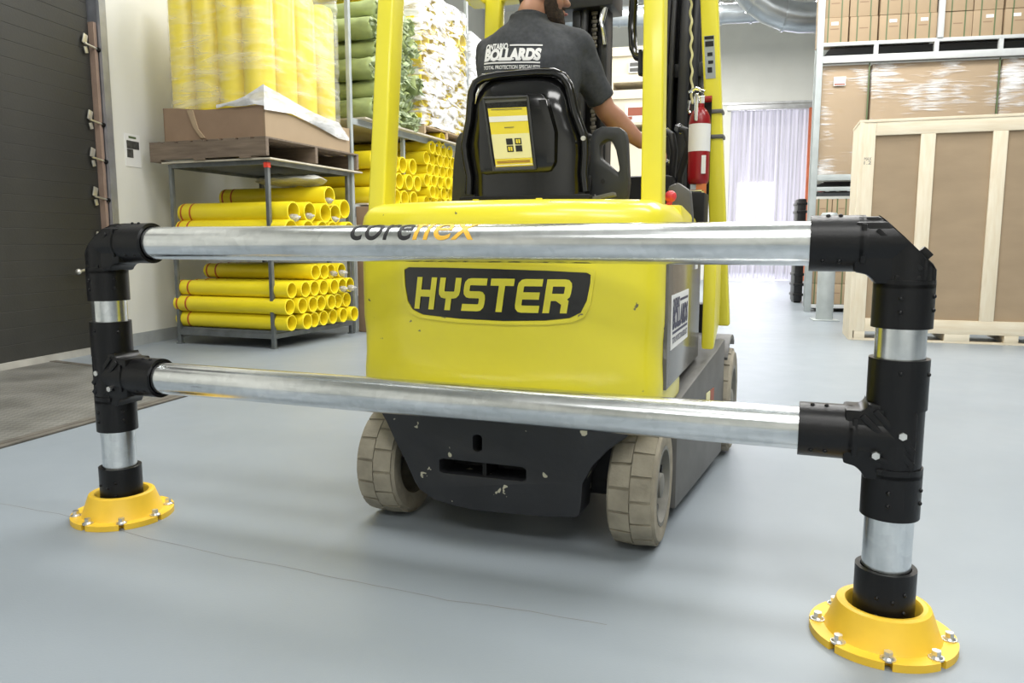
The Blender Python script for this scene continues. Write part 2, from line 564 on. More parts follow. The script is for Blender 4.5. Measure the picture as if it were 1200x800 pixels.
        if bev:
            ee = [e for e in tmp.edges if len(e.link_faces) == 2 and e.calc_face_angle(0) > 0.5]
            bmesh.ops.bevel(tmp, geom=ee, offset=bev, segments=2, affect='EDGES', profile=0.6)
        mp = {v: bm.verts.new(v.co) for v in tmp.verts}
        for f in tmp.faces:
            try:
                bm.faces.new([mp[v] for v in f.verts])
            except ValueError:
                pass
        tmp.free()
        return self

    def xf(self, m):
        bmesh.ops.transform(self.bm, matrix=m, verts=self.bm.verts)
        return self

    def mesh(self, name, m, ang=38, smooth=True, recalc=True):
        if recalc:
            bmesh.ops.recalc_face_normals(self.bm, faces=list(self.bm.faces))
        me = bpy.data.meshes.new(name)
        self.bm.to_mesh(me)
        self.bm.free()
        if m:
            me.materials.append(M[m] if isinstance(m, str) else m)
        if smooth:
            me.polygons.foreach_set('use_smooth', [True] * len(me.polygons))
            me.set_sharp_from_angle(angle=radians(ang))
        return me

    def obj(self, name, m, parent=None, frame=None, ang=38, smooth=True, recalc=True):
        return add(name, self.mesh(name, m, ang, smooth, recalc), parent, frame)


BASE = {}


def add(name, me, parent=None, frame=None):
    o = bpy.data.objects.new(name, me)
    COL.objects.link(o)
    if parent is not None:
        o.parent = parent
        if parent.name in BASE:
            o.location = [-c for c in BASE[parent.name]]
    elif frame is not None:
        o.matrix_world = frame
    return o


def tag(o, label=None, cat=None, group=None, kind=None):
    if label:
        o['label'] = label
    if cat:
        o['category'] = cat
    if group:
        o['group'] = group
    if kind:
        o['kind'] = kind
    return o


def thing(name, label, cat, frame=Matrix.Identity(4), base=(0, 0, 0), group=None):
    o = bpy.data.objects.new(name, None)
    o.empty_display_size = 0.05
    COL.objects.link(o)
    o.matrix_world = frame @ Matrix.Translation(base)
    BASE[o.name] = tuple(base)
    return tag(o, label, cat, group)


def dup(root, mtx, label=None, group=None):
    """copy a thing with its parts and sub-parts"""
    def cp(o, par):
        c = o.copy()
        COL.objects.link(c)
        if par is not None:
            c.parent = par
        for ch in list(o.children):
            cp(ch, c)
        return c
    r = cp(root, None)
    r.matrix_world = mtx
    if label:
        r['label'] = label
    if group:
        r['group'] = group
    return r


def place(loc, deg):
    return Matrix.Translation(loc) @ Matrix.Rotation(radians(deg), 4, 'Z')


def fuse(g, voxel, smooth=4, fac=0.5):
    """weld overlapping closed pieces into one continuous skin"""
    me = bpy.data.meshes.new('tmp')
    bmesh.ops.recalc_face_normals(g.bm, faces=list(g.bm.faces))
    g.bm.to_mesh(me)
    g.bm.free()
    o = bpy.data.objects.new('tmp', me)
    COL.objects.link(o)
    r = o.modifiers.new('r', 'REMESH')
    r.mode = 'VOXEL'
    r.voxel_size = voxel
    if smooth:
        s = o.modifiers.new('s', 'SMOOTH')
        s.iterations = smooth
        s.factor = fac
    dg = bpy.context.evaluated_depsgraph_get()
    out = bpy.data.meshes.new_from_object(o.evaluated_get(dg))
    bpy.data.objects.remove(o)
    out.polygons.foreach_set('use_smooth', [True] * len(out.polygons))
    return out


def text_bm(s, size=1.0, shear=0.0, offset=0.0, space=1.0, width=None):
    """flat lettering in the xy plane, left end at x=0, baseline y=0"""
    c = bpy.data.curves.new('t', 'FONT')
    c.body = s
    c.size = size
    c.shear = shear
    c.offset = offset
    c.space_character = space
    c.resolution_u = 6
    o = bpy.data.objects.new('t', c)
    COL.objects.link(o)
    dg = bpy.context.evaluated_depsgraph_get()
    me = bpy.data.meshes.new_from_object(o.evaluated_get(dg))
    bpy.data.objects.remove(o)
    bm = bmesh.new()
    bm.from_mesh(me)
    xs = [v.co.x for v in bm.verts]
    x0, x1 = min(xs), max(xs)
    k = (width / (x1 - x0)) if width else 1
    for v in bm.verts:
        v.co.x = (v.co.x - x0) * k
    return bm


def merge(dst, src, m=Matrix.Identity(4)):
    mp = {v: dst.verts.new(m @ v.co) for v in src.verts}
    for f in src.faces:
        try:
            dst.faces.new([mp[v] for v in f.verts])
        except ValueError:
            pass
    src.free()


def cut_grid(bm, axis, step):
    vals = [v.co[axis] for v in bm.verts]
    a, b = min(vals), max(vals)
    k = math.ceil(a / step)
    while k * step < b:
        co = [0, 0, 0]
        no = [0, 0, 0]
        co[axis] = k * step
        no[axis] = 1
        bmesh.ops.bisect_plane(bm, geom=list(bm.verts) + list(bm.edges) + list(bm.faces), plane_co=co, plane_no=no, dist=1e-6)
        k += 1


STROKES = {
    'H': [[(0, 0), (0, 1)], [(1, 0), (1, 1)], [(0, .5), (1, .5)]],
    'Y': [[(0, 1), (0, .46), (1, .46), (1, 1)], [(.5, .46), (.5, 0)]],
    'S': [[(1, 1), (0, 1), (0, .5), (1, .5), (1, 0), (0, 0)]],
    'T': [[(0, 1), (1, 1)], [(.5, 1), (.5, 0)]],
    'E': [[(1, 1), (0, 1), (0, 0), (1, 0)], [(0, .5), (.92, .5)]],
    'R': [[(0, 0), (0, 1), (1, 1), (1, .46), (0, .46)], [(.70, .37), (.94, .26), (.94, 0)]],
}


def stroke_text(s, w, h, th, gap, shear):
    """blocky squared lettering from strokes of one width"""
    bm = bmesh.new()
    x = th / 2
    iw, ih = w - th, h - th
    for ch in s:
        for pl in STROKES[ch]:
            P = [Vector((x + u * iw, th / 2 + v * ih)) for u, v in pl]
            Q = [P[0]]                         # rounded corners
            for i in range(1, len(P) - 1):
                u0, u1 = (P[i - 1] - P[i]), (P[i + 1] - P[i])
                c = min(th * 0.62, u0.length * 0.45, u1.length * 0.45)
                if c < th * 0.3 or (ch == 'R' and i == 1):
                    Q.append(P[i])
                    continue
                a_, b_ = P[i] + u0.normalized() * c, P[i] + u1.normalized() * c
                for t in (0, .33, .67, 1):
                    Q.append(a_ * (1 - t) ** 2 + P[i] * 2 * t * (1 - t) + b_ * t * t)
            Q.append(P[-1])
            P = Q
            d0, d1 = (P[1] - P[0]).normalized(), (P[-1] - P[-2]).normalized()
            P[0] -= d0 * th / 2
            P[-1] += d1 * th / 2
            lft, rgt = [], []
            for i, p in enumerate(P):
                a = (P[i] - P[i - 1]).normalized() if i else d0
                b = (P[i + 1] - P[i]).normalized() if i < len(P) - 1 else d1
                na, nb = Vector((-a.y, a.x)), Vector((-b.y, b.x))
                mt = (na + nb).normalized()
                k = th / 2 / max(0.4, mt.dot(na))
                lft.append(p + mt * k)
                rgt.append(p - mt * k)
            V = [(bm.verts.new((q.x + shear * q.y, q.y, 0)), bm.verts.new((t.x + shear * t.y, t.y, 0))) for q, t in zip(lft, rgt)]
            for (a, b), (c, d) in zip(V, V[1:]):
                bm.faces.new((a, b, d, c))
        x += w + gap
    return bm


def rect_bm(bm, x0, x1, y0, y1):
    vs = [bm.verts.new((x, y, 0)) for x, y in ((x0, y0), (x1, y0), (x1, y1), (x0, y1))]
    bm.faces.new(vs)


def firm_logo(w):
    """three-line firm mark, lower left corner at the origin"""
    k = w / 100
    bm = bmesh.new()
    merge(bm, text_bm('ONTARIO', 13 * k, offset=0.6 * k, width=42 * k), Matrix.Translation((0, 33 * k, 0)))
    rect_bm(bm, 45 * k, 100 * k, 37.5 * k, 40 * k)
    merge(bm, text_bm('BOLLARDS', 26 * k, offset=1.6 * k, width=100 * k), Matrix.Translation((0, 14.5 * k, 0)))
    for q in range(8):                         # slab feet of the heavy letters
        rect_bm(bm, (12.6 * q + 0.2) * k, (12.6 * q + 5.4) * k, 14.0 * k, 16.4 * k)
    rect_bm(bm, 0, 100 * k, 8.6 * k, 11.2 * k)
    merge(bm, text_bm('TOTAL PROTECTION SPECIALISTS', 8 * k, offset=0.25 * k, width=100 * k), Matrix.Translation((0, 0, 0)))
    return bm


def bm_obj(bm, name, m, parent, fn=None):
    if fn:
        for v in bm.verts:
            v.co = fn(v.co.copy())
    g = G()
    g.bm.free()
    g.bm = bm
    return g.obj(name, m, parent, smooth=False, recalc=False)


ORD = ['first', 'second', 'third', 'fourth', 'fifth', 'sixth', 'seventh', 'eighth', 'ninth', 'tenth', 'eleventh', 'twelfth']

# ------------------------------------------------------------------ the setting
FL = place((-4.05, 7.35, 0), -11.5 + 90)      # left wall: x runs along the wall away from the camera, y points out of the room
FF = place((6.11, 22.06, 0), -11.0)           # far wall: x to the right along it
g = G()
g.bx(-14, 22, -9, 36, -0.2, 0)
tag(g.obj('floor', 'floor', smooth=False), kind='structure')
g = G()
g.bx(-14, 22, -9, 36, 7.7, 7.9)
tag(g.obj('ceiling', 'ceiling', smooth=False), kind='structure')
# left wall with the dock door opening
g = G()
g.bx(0.42, 17.0, 0.0, 0.25, 0, 7.7)
g.bx(-5.2, 0.42, 0.0, 0.25, 4.3, 7.7)
g.bx(-16.5, -5.2, 0.0, 0.25, 0, 7.7)
tag(g.obj('wall_left', 'wall', frame=FL, smooth=False), kind='structure')
g = G()
g.bx(0.44, 12.0, -0.02, 0.0, 0, 0.13)
tag(g.obj('baseboard_left', 'base', frame=FL, smooth=False), kind='structure')
g = G()
g.bx(-8.2, 0.0, 0, 0.3, 0, 7.7)
g.bx(0.0, 2.2, 0, 0.3, 4.85, 7.7)
g.bx(2.2, 13, 0, 0.3, 0, 7.7)
tag(g.obj('wall_far', 'wall', frame=FF, smooth=False), kind='structure')
g = G()
g.bx(16, 16.2, -9, 36, 0, 7.7)
tag(g.obj('wall_right', 'wall', smooth=False), kind='structure')
g = G()
g.bx(-14, 22, -7.2, -7.0, 0, 7.7)
tag(g.obj('wall_back', 'wall', smooth=False), kind='structure')
g = G()                                        # passage beyond the strip curtain
g.bx(-2.5, -2.3, 0.3, 6.5, 0, 5.2)
g.bx(5.0, 5.2, 0.3, 6.5, 0, 5.2)
g.bx(-2.5, 5.2, 6.5, 6.7, 0, 5.2)
tag(g.obj('wall_beyond', 'wall', frame=FF, smooth=False), kind='structure')

g = G()  # glowing panel on the passage wall stands in for a daylit doorway
g.bx(0.85, 2.1, 6.44, 6.5, 0.5, 3.2)
me_, nt_, b_ = new_mat('daylight_opening')
b_.inputs['Emission Color'].default_value = (1, 1, 1, 1)
b_.inputs['Emission Strength'].default_value = 4.5
M['daylight'] = me_
tag(g.obj('daylight_panel', 'daylight', frame=FF, smooth=False), kind='structure')

# dock door: slats, track, seal, hinge plates
dr = bpy.data.objects.new('door_1', None)
COL.objects.link(dr)
dr.matrix_world = FL
tag(dr, kind='structure')
gs = G()
gs.prism([(0.0, 0.0), (0.0, 0.1415), (-0.0025, 0.1412), (-0.0045, 0.138), (-0.005, 0.07), (-0.0045, 0.003), (-0.0025, 0.0003)], -5.2, 0.28, 'yz')
slat_me = gs.mesh('door_slat', 'door', 30)
for k in range(30):
    o = bpy.data.objects.new('door_slat', slat_me)
    COL.objects.link(o)
    o.parent = dr
    o.location = (0, 0.05, 0.06 + k * 0.1415)
g = G()
g.bx(-5.2, 0.28, 0.05, 0.12, 0.05, 4.32)
g.obj('door_backing', 'door', dr, smooth=False)
g = G()
g.bx(-5.2, 0.30, 0.0, 0.07, 0.0, 0.06)
g.obj('bottom_seal', 'seal', dr, smooth=False)
g = G()
g.bx(0.36, 0.42, -0.05, 0.25, 0, 4.4)
g.bx(0.33, 0.36, -0.05, -0.02, 0, 4.4)
g.obj('door_track', 'track', dr, smooth=False)
g = G()
g.bx(0.285, 0.325, -0.01, 0.10, 0.02, 3.15)
g.obj('weather_strip', 'stripwood', dr, smooth=False)
for z in (2.93, 2.23, 1.88, 1.51, 1.08):
    g = G()
    g.box((0.20, 0.02, z + 0.045), (0.055, 0.012, 0.09), rot=(0, 0.3, 0), bev=0.004)
    g.box((0.205, 0.02, z - 0.055), (0.04, 0.012, 0.06), rot=(0, -0.25, 0), bev=0.004)
    g.cyl((0.17, 0.0, z), (0.35, -0.015, z - 0.03), 0.009, n=8)
    h = g.obj('hinge_plate', 'zinc', dr)
    g = G()
    g.cyl((0.31, -0.02, z - 0.03), (0.345, -0.02, z - 0.03), 0.022, n=12)
    g.obj('roller', 'black', h)
g = G()
g.cyl((-0.17, -0.05, 0.80), (0.10, -0.03, 0.84), 0.012, n=8)
g.ball((-0.17, -0.05, 0.80), 0.028, 10)
g.obj('slide_bolt', 'zinc', dr)
tag(dr)

# strip curtain door frame on the far wall
sc_ = thing('strip_curtain', 'translucent pale violet plastic strip curtain hanging in the tall far doorway', 'curtain', FF, (1.1, 0.1, 0))
g = G()
g.bx(-0.1, 2.3, -0.06, 0.06, 4.70, 4.84, bev=0.01)
g.obj('header_rail', 'header', sc_)
for k in range(21):
    x = -0.02 + k * 0.1
    y = 0.02 if k % 2 else 0.05
    g = G()
    nseg = 6
    zz = [0.03, 0.7, 1.5, 2.5, 3.5, 4.72]
    rows = []
    ph = random.uniform(0, 6)
    for z in zz:
        w = 0.02 * sin(z * 1.7 + ph) * (1 - z / 5)
        rows.append([g.bm.verts.new((x + 0.125 * (j / nseg - 0.5) + 0.05, y + 0.012 * sin(pi * j / nseg) + w, z)) for j in range(nseg + 1)])
    for a, b in zip(rows, rows[1:]):
        for j in range(nseg):
            g.bm.faces.new((a[j], a[j + 1], b[j + 1], b[j]))
    g.obj('strip', 'strip', sc_)
g = G()
g.bx(2.06, 2.13, -0.08, 0.0, 0, 4.72)
tag(g.obj('trim_1', 'doorpost', frame=FF, smooth=False), kind='structure')
g = G()
g.bx(-8.0, 6.0, -0.03, 0.0, 4.86, 4.92)
tag(g.obj('trim_2', 'header', frame=FF, smooth=False), kind='structure')

# poster on the left wall
pst = thing('wall_poster', 'small white notice with dark photographs on the left wall', 'poster', FL, (0.74, 0, 1.86))
g = G()
g.bx(0.63, 0.86, -0.006, 0.0, 1.84, 2.17)
g.obj('sheet', 'white', pst, smooth=False)
g = G()
g.bx(0.655, 0.84, -0.009, -0.006, 2.02, 2.10)
g.bx(0.655, 0.745, -0.009, -0.006, 1.93, 2.015)
g.obj('picture', 'photo', pst, smooth=False)
g = G()
g.bx(0.69, 0.80, -0.009, -0.006, 2.125, 2.145)
g.obj('heading', 'strap', pst, smooth=False)

# dock plate set in the floor
P_ = [Vector((-2.72, 3.74, 0)), Vector((-2.12, 5.8, 0)), Vector((-4.13, 6.88, 0)), Vector((-4.72, 4.3, 0))]
dp = thing('dock_plate', 'worn patterned steel dock plate on the floor before the dark door', 'dock plate', base=(-3.4, 5.2, 0))
g = G()
g.prism([(p.x, p.y) for p in P_], 0.0005, 0.008, 'xy')
g.obj('tread_plate', 'plate', dp, smooth=False)
for a, b, w in ((0, 1, 0.10), (1, 2, 0.06)):
    A, B = P_[a], P_[b]
    d = (B - A).normalized()
    n_ = Vector((-d.y, d.x, 0))
    for k, (o0, o1, h) in enumerate(((0, w * 0.45, 0.012), (w * 0.55, w, 0.012))):
        g = G()
        q = [A + n_ * o0, B + n_ * o0, B + n_ * o1, A + n_ * o1]
        g.prism([(p.x, p.y) for p in q], 0.0005, h, 'xy')
        g.obj('edge_bar', 'plateframe', dp, smooth=False)

# hairline joint running across the floor
jp = [(-2.115, 3.06), (-1.80, 2.94), (-1.333, 2.69), (-0.959, 2.515), (-0.755, 2.438), (-0.553, 2.346), (-0.324, 2.255), (-0.196, 2.198), (0.05, 2.128), (0.311, 2.032)]
g = G()
prev = None
n_ = 0
for (x0, y0), (x1, y1) in zip(jp, jp[1:]):
    for k in range(6):
        t = k / 6
        x, y = x0 + (x1 - x0) * t, y0 + (y1 - y0) * t + 0.006 * noise.noise(Vector((n_ * 0.37, 0, 0)))
        w = 0.0014 + 0.0012 * abs(noise.noise(Vector((0, n_ * 0.53, 0))))
        a, b = g.bm.verts.new((x, y - w, 0.0006)), g.bm.verts.new((x, y + w, 0.0006))
        if prev:
            g.bm.faces.new((prev[0], a, b, prev[1]))
        prev = (a, b)
        n_ += 1
tag(g.obj('trim_3', mat('floor_joint', (0.22, 0.215, 0.20), 0.8), smooth=False), kind='structure')

# ------------------------------------------------------------------ left storage rack and its load
RK = place((-2.397, 7.687, 0), -20.5)          # x: -1.245..0, y: 0..1.47 away from the camera


def RM(x, y, z, deg=0):
    return RK @ Matrix.Translation((x, y, z)) @ Matrix.Rotation(radians(deg), 4, 'Z')


r1 = thing('storage_rack', 'grey angle steel rack of two shelves under the loaded pallet', 'rack', RK, (-0.62, 0.73, 0))
for px, py in ((-0.02, 0.02), (-1.225, 0.02), (-0.02, 1.45), (-1.225, 1.45)):
    g = G()
    sx, sy = (1 if px < -0.6 else -1), (1 if py < 0.7 else -1)
    g.bx(px - 0.02, px + 0.02, py - 0.02, py + 0.02, 0.0, 1.87, bev=0.004)
    g.bx(px - 0.03, px + 0.03, py - 0.03, py + 0.03, 0.0, 0.012)
    p_ = g.obj('post', 'rack', r1)
    if (px, py) == (-0.02, 0.02):
        g = G()
        g.bx(px - 0.024, px + 0.024, py - 0.024, py + 0.024, 1.80, 1.85)
        tag(g.obj('tape_band', 'redtape', p_), label='red tape')
for z0, z1 in ((0.10, 0.15), (1.04, 1.09), (1.83, 1.875)):
    for y in (0.012, 1.458):
        g = G()
        g.bx(-1.205, -0.04, y - 0.01, y + 0.01, z0, z1)
        g.obj('beam', 'rack', r1, smooth=False)
    for x in (-1.232, -0.012):
        g = G()
        g.bx(x - 0.01, x + 0.01, 0.04, 1.43, z0, z1)
        g.obj('beam', 'rack', r1, smooth=False)
    g = G()
    g.bx(-1.22, -0.025, 0.025, 1.445, z1 - 0.012, z1 + (0.030 if z0 < 0.5 else 0))
    g.obj('shelf', 'rack', r1, smooth=False)
g = G()
g.bx(-1.30, 0.06, -0.03, 1.66, 1.876, 1.892)
g.obj('top_board', 'board', r1, smooth=False)


def cover_meshes(r, ln, n=24, stripes=True):
    g = G()
    m = Matrix.Rotation(-pi / 2, 4, 'Y')        # local z -> -x
    g.lathe([(r, 0.004), (r * 0.985, 0.0), (r * 0.86, 0.0), (r * 0.86, ln * 0.96)], n, m)
    g.lathe([(r, 0.004), (r, ln - 0.03), (r * 0.93, ln - 0.006), (r * 0.8, ln), (0, ln)], n, m)
    body = g.mesh('bollard_cover', 'cover', 40)
    st = None
    if stripes:
        g = G()
        for a in (0.045, 0.165):
            g.lathe([(r + 0.0015, ln - a - 0.022), (r + 0.0015, ln - a)], n, m)
        st = g.mesh('stripe', 'tape')
    return body, st


def put_cover(ms, M4, label, group):
    o = add('bollard_cover', ms[0], frame=M4)
    tag(o, label, 'bollard cover', group)
    if ms[1]:
        s = add('stripe', ms[1])
        s.parent = o
    return o


LOW = [[.095, .28, .461, .645, .825, 1.01, 1.18], [.06, .235, .41, .585, .76, .935, 1.11], [.10, .285, .47, .645, .82, .99, 1.16],
       [.545, .715, .885, 1.06]]
msL = cover_meshes(0.082, 1.43)
for r_, row in enumerate(LOW):
    for k, y in enumerate(row):
        z = 0.1805 + 0.083 + 0.165 * r_
        x = 0.18 + random.uniform(-0.035, 0.035) - (0.06 if r_ == 3 else 0)
        put_cover(msL, RM(x, y, z),
                  'yellow bollard cover, %s from front, %s row up, on bottom shelf of left rack' % (ORD[k], ORD[r_]),
                  'bollard covers on the bottom shelf')
msU = cover_meshes(0.104, 1.40)
UP = [(0, .108, 1.225), (0, .37, 1.225), (0, .63, 1.225), (0, .86, 1.225), (0, 1.12, 1.225),
      (1, .19, 1.405), (1, .44, 1.41), (1, .69, 1.41), (1, .93, 1.41), (2, .80, 1.592), (2, 1.13, 1.47)]
cnt = {}
for r_, y, z in UP:
    k = cnt[r_] = cnt.get(r_, -1) + 1
    put_cover(msU, RM(0.17 + random.uniform(-0.03, 0.03), y, z - 0.03),
              'wide yellow bollard cover, %s from front, %s layer, on upper shelf of left rack' % (ORD[k], ['lowest', 'middle', 'top'][r_]),
              'bollard covers on the upper shelf')
# little bags of fixings stuffed in some pipe mouths
bag_me = G().ball((0, 0, 0), (0.05, 0.035, 0.03), 12)
for v in bag_me.bm.verts:
    v.co *= 1 + 0.5 * noise.noise(v.co * 40)
bag_me = bag_me.mesh('hardware_bag', film_mat('bag_film', (0.5, 0.5, 0.5), 0.45, 0.9, scale=30, stretch=(1, 1, 1), rough=0.2), 80)
for x, y, z, s, lab in ((0.16, .19, 1.345, 1.2, 'crumpled bag of fixings in front pipe mouth, upper shelf'),
                        (0.16, .44, 1.37, 1.0, 'crumpled bag of fixings in second pipe mouth, upper shelf middle layer'),
                        (0.16, .80, 1.545, 1.0, 'crumpled bag of fixings in topmost pipe mouth, upper shelf'),
                        (0.14, .93, 1.35, 1.0, 'crumpled bag of fixings in fourth pipe mouth, upper shelf middle layer'),
                        (0.14, .885, 0.700, 1.0, 'crumpled bag of fixings in third pipe mouth, top row of bottom shelf'),
                        (0.14, 1.06, 0.700, 1.1, 'crumpled bag of fixings in last pipe mouth, top row of bottom shelf'),
                        (0.19, .99, 0.528, 1.0, 'crumpled bag of fixings in sixth pipe mouth, third row of bottom shelf'),
                        (0.19, 1.16, 0.528, 1.1, 'crumpled bag of fixings in last pipe mouth, third row of bottom shelf')):
    o = add('hardware_bag', bag_me, frame=RM(x, y, z + (0.03 if z < 1 else -0.03), random.uniform(-60, 60)) @ Matrix.Diagonal((s, s, s, 1)))
    tag(o, lab, 'bag', 'bags of fixings in pipe mouths')
# a folded plastic film bundle lies under the top of the rack
g = G().ball((0, 0, 0), (0.42, 0.30, 0.06), 22)
for v in g.bm.verts:
    v.co.z += 0.03 * noise.noise(v.co * 9)
    v.co.y += 0.03 * noise.noise(v.co * 11 + Vector((3, 1, 2)))
o = g.obj('plastic_bundle', film_mat('bundle_film', (0.5, 0.5, 0.46), 0.7, 0.95, scale=12, rough=0.3), frame=RM(-0.30, .78, 1.735))
tag(o, 'crumpled grey plastic sheet lying on the upper shelf pipes', 'plastic sheet')


def pallet(label, frame, x0, x1, y0, y1, z0, h, m, grp=None, nb=7, nst=3):
    p = thing('wooden_pallet', label, 'pallet', frame, ((x0 + x1) / 2, (y0 + y1) / 2, z0), grp)
    st = 0.045
    for k in range(nst):
        y = y0 + st / 2 + (y1 - y0 - st) * k / (nst - 1)
        g = G()
        g.bx(x0, x1, y - st / 2, y + st / 2, z0 + 0.018, z0 + h - 0.018, bev=0.003)
        g.obj('stringer', m, p, smooth=False)
    w = (x1 - x0) / (nb + (nb - 1) * 0.35)
    for k in range(nb):
        x = x0 + k * w * 1.35
        g = G()
        g.bx(x, x + w, y0, y1, z0 + h - 0.018, z0 + h, bev=0.002)
        g.obj('deck_board', m, p, smooth=False)
        if k % 3 == 0:
            g = G()
            g.bx(x, x + w, y0, y1, z0, z0 + 0.018, bev=0.002)
            g.obj('bottom_board', m, p, smooth=False)
    return p


pallet('weathered wooden pallet on top of the left rack', RK, -1.43, 0.03, -0.05, 1.63, 1.893, 0.20, 'pallet', nb=8)
# cardboard tray on the pallet
tr_ = thing('cardboard_tray', 'torn brown cardboard tray around the feet of the upright covers', 'cardboard tray', RK, (-0.62, 0.72, 2.094))


def card_wall(p0, p1, z0, tops, th=0.012):
    g = G()
    p0, p1 = Vector((*p0, 0)), Vector((*p1, 0))
    d = (p1 - p0).normalized()
    n_ = Vector((-d.y, d.x, 0)) * th
    lo, hi = [], []
    n = len(tops)
    A, B, C, D = [], [], [], []
    for i, t in enumerate(tops):
        p = p0.lerp(p1, i / (n - 1))
        lean = n_ * 0
        A.append(g.bm.verts.new(p + Vector((0, 0, z0))))
        B.append(g.bm.verts.new(p + Vector((0, 0, t))))
        C.append(g.bm.verts.new(p + n_ + Vector((0, 0, z0))))
        D.append(g.bm.verts.new(p + n_ + Vector((0, 0, t))))
    for i in range(n - 1):
        g.bm.faces.new((A[i], A[i + 1], B[i + 1], B[i]))
        g.bm.faces.new((C[i + 1], C[i], D[i], D[i + 1]))
        g.bm.faces.new((B[i], B[i + 1], D[i + 1], D[i]))
        g.bm.faces.new((A[i + 1], A[i], C[i], C[i + 1]))
    g.bm.faces.new((A[0], B[0], D[0], C[0]))
    g.bm.faces.new((A[-1], C[-1], D[-1], B[-1]))
    return g


card_wall((-1.25, -0.02), (0.0, -0.02), 2.094, [2.43, 2.42, 2.40, 2.385, 2.385, 2.39, 2.39, 2.40]).obj('tray_wall', 'card', tr_, smooth=False)
card_wall((0.0, -0.02), (0.0, 1.50), 2.094, [2.40, 2.38, 2.355, 2.34, 2.33, 2.34, 2.36, 2.37]).obj('tray_wall', 'cardt', tr_, smooth=False)
card_wall((0.0, 1.50), (-1.25, 1.50), 2.094, [2.37, 2.38, 2.40]).obj('tray_wall', 'card', tr_, smooth=False)
card_wall((-1.25, 1.50), (-1.25, -0.02), 2.094, [2.40, 2.42, 2.43]).obj('tray_wall', 'card', tr_, smooth=False)
g = G()
g.bx(-1.24, -0.01, -0.01, 1.49, 2.094, 2.104)
g.obj('tray_floor', 'card', tr_, smooth=False)
g = G()
g.prism([(-0.93, 2.39), (-0.86, 2.388), (-0.80, 2.20), (-0.72, 2.11), (-0.77, 2.11), (-0.86, 2.22)], -0.036, -0.022, 'xz')
tag(g.obj('torn_flap', 'cardt', tr_, smooth=False), label='pale torn flap')
# upright covers
g = G()
g.lathe([(0.146, 0.0), (0.15, 0.01), (0.15, 1.46), (0.13, 1.52), (0.07, 1.55), (0, 1.555)], 28)
g.lathe([(0.146, 0.0), (0, 0.0)], 28)
up_me = g.mesh('upright_cover', 'cover', 40)
names_r = ['front', 'second', 'third', 'rear']
for i in range(4):
    for j in range(4):
        x, y = -1.085 + i * 0.302, 0.165 + j * 0.352
        if 0 < i < 3 and j == 2:
            continue
        o = add('upright_cover', up_me, frame=RM(x, y, 2.105))
        tag(o, 'tall upright yellow cover, %s from the wall in %s row on pallet' % (ORD[i], names_r[j]), 'bollard cover',
            'upright covers in film on the pallet')
# film around them


def film_shell(frame, x0, x1, y0, y1, z0, z1, m, name, label, rad=0.15, amp=0.012, nz_=26, wav=6.0, nseg=7, parent=None, open_bottom=None):
    g = G()
    ring2 = []
    for cx, cy, a0 in ((x1 - rad, y1 - rad, 0), (x0 + rad, y1 - rad, 90), (x0 + rad, y0 + rad, 180), (x1 - rad, y0 + rad, 270)):
        for k in range(nseg):
            a = radians(a0 + 90 * k / (nseg - 1))
            ring2.append((cx + rad * cos(a), cy + rad * sin(a)))
    dense = []
    for i, (x, y) in enumerate(ring2):
        X, Y = ring2[(i + 1) % len(ring2)]
        n = max(1, int(math.hypot(X - x, Y - y) / 0.08))
        for k in range(n):
            dense.append((x + (X - x) * k / n, y + (Y - y) * k / n))
    cx, cy = (x0 + x1) / 2, (y0 + y1) / 2
    rings = []
    for q in range(nz_ + 1):
        ring = []
        for x, y in dense:
            zb = open_bottom(x, y) if open_bottom else z0
            z = zb + (z1 - zb) * q / nz_
            nrm = Vector((x - cx, y - cy, 0)).normalized()
            d = amp * noise.noise(Vector((x * wav, y * wav, z * wav * 3)))
            ring.append(Vector((x, y, z)) + nrm * d)
        rings.append(ring)
    g.loft(rings, caps=False)
    if parent is not None:
        return g.obj(name, m, parent, ang=80)
    return tag(g.obj(name, m, frame=frame, ang=80), label, 'plastic wrap')


film_shell(RK, -1.235, 0.018, -0.006, 1.40, 2.40, 3.75, 'film', 'stretch_wrap',
           'clear stretch film wound around the upright yellow covers', rad=0.16,
           open_bottom=lambda x, y: 2.40 if x < -0.35 else 2.40 - 0.02 * (x + 0.35))
g = card_wall((-0.55, -0.045), (0.025, -0.045), 2.39, [2.42, 2.43, 2.45, 2.48, 2.53, 2.58], 0.004)
h_ = card_wall((0.028, -0.045), (0.028, 1.44), 2.36, [2.57, 2.54, 2.50, 2.46, 2.43, 2.41, 2.40, 2.39], 0.004)
merge(g.bm, h_.bm)
for v in g.bm.verts:
    v.co.x += 0.008 * noise.noise(v.co * 14)
    v.co.y += 0.008 * noise.noise(v.co * 17)
    if v.co.z < 2.4:
        v.co.z += 0.05 * noise.noise(v.co * 5) - (0.14 * max(0, v.co.y - 0.3) / 1.1 if v.co.x > 0 else 0)
tag(g.obj('film_skirt', 'filmskirt', None, frame=RK, ang=80), 'loose white skirt of film hanging over the cardboard tray corner', 'plastic wrap')

# tall brown cartons behind the rack
g = G()
g.bx(-0.02, 0.30, 1.62, 2.10, 0.0, 1.49, bev=0.008)
bc = tag(g.obj('tall_carton', 'card', frame=RK), 'tall plain brown carton on the floor behind the left rack', 'carton')
g = G()
g.bx(0.05, 0.31, 1.61, 1.62, 1.19, 1.20)
g.obj('flap_seam', 'ink', bc, smooth=False)

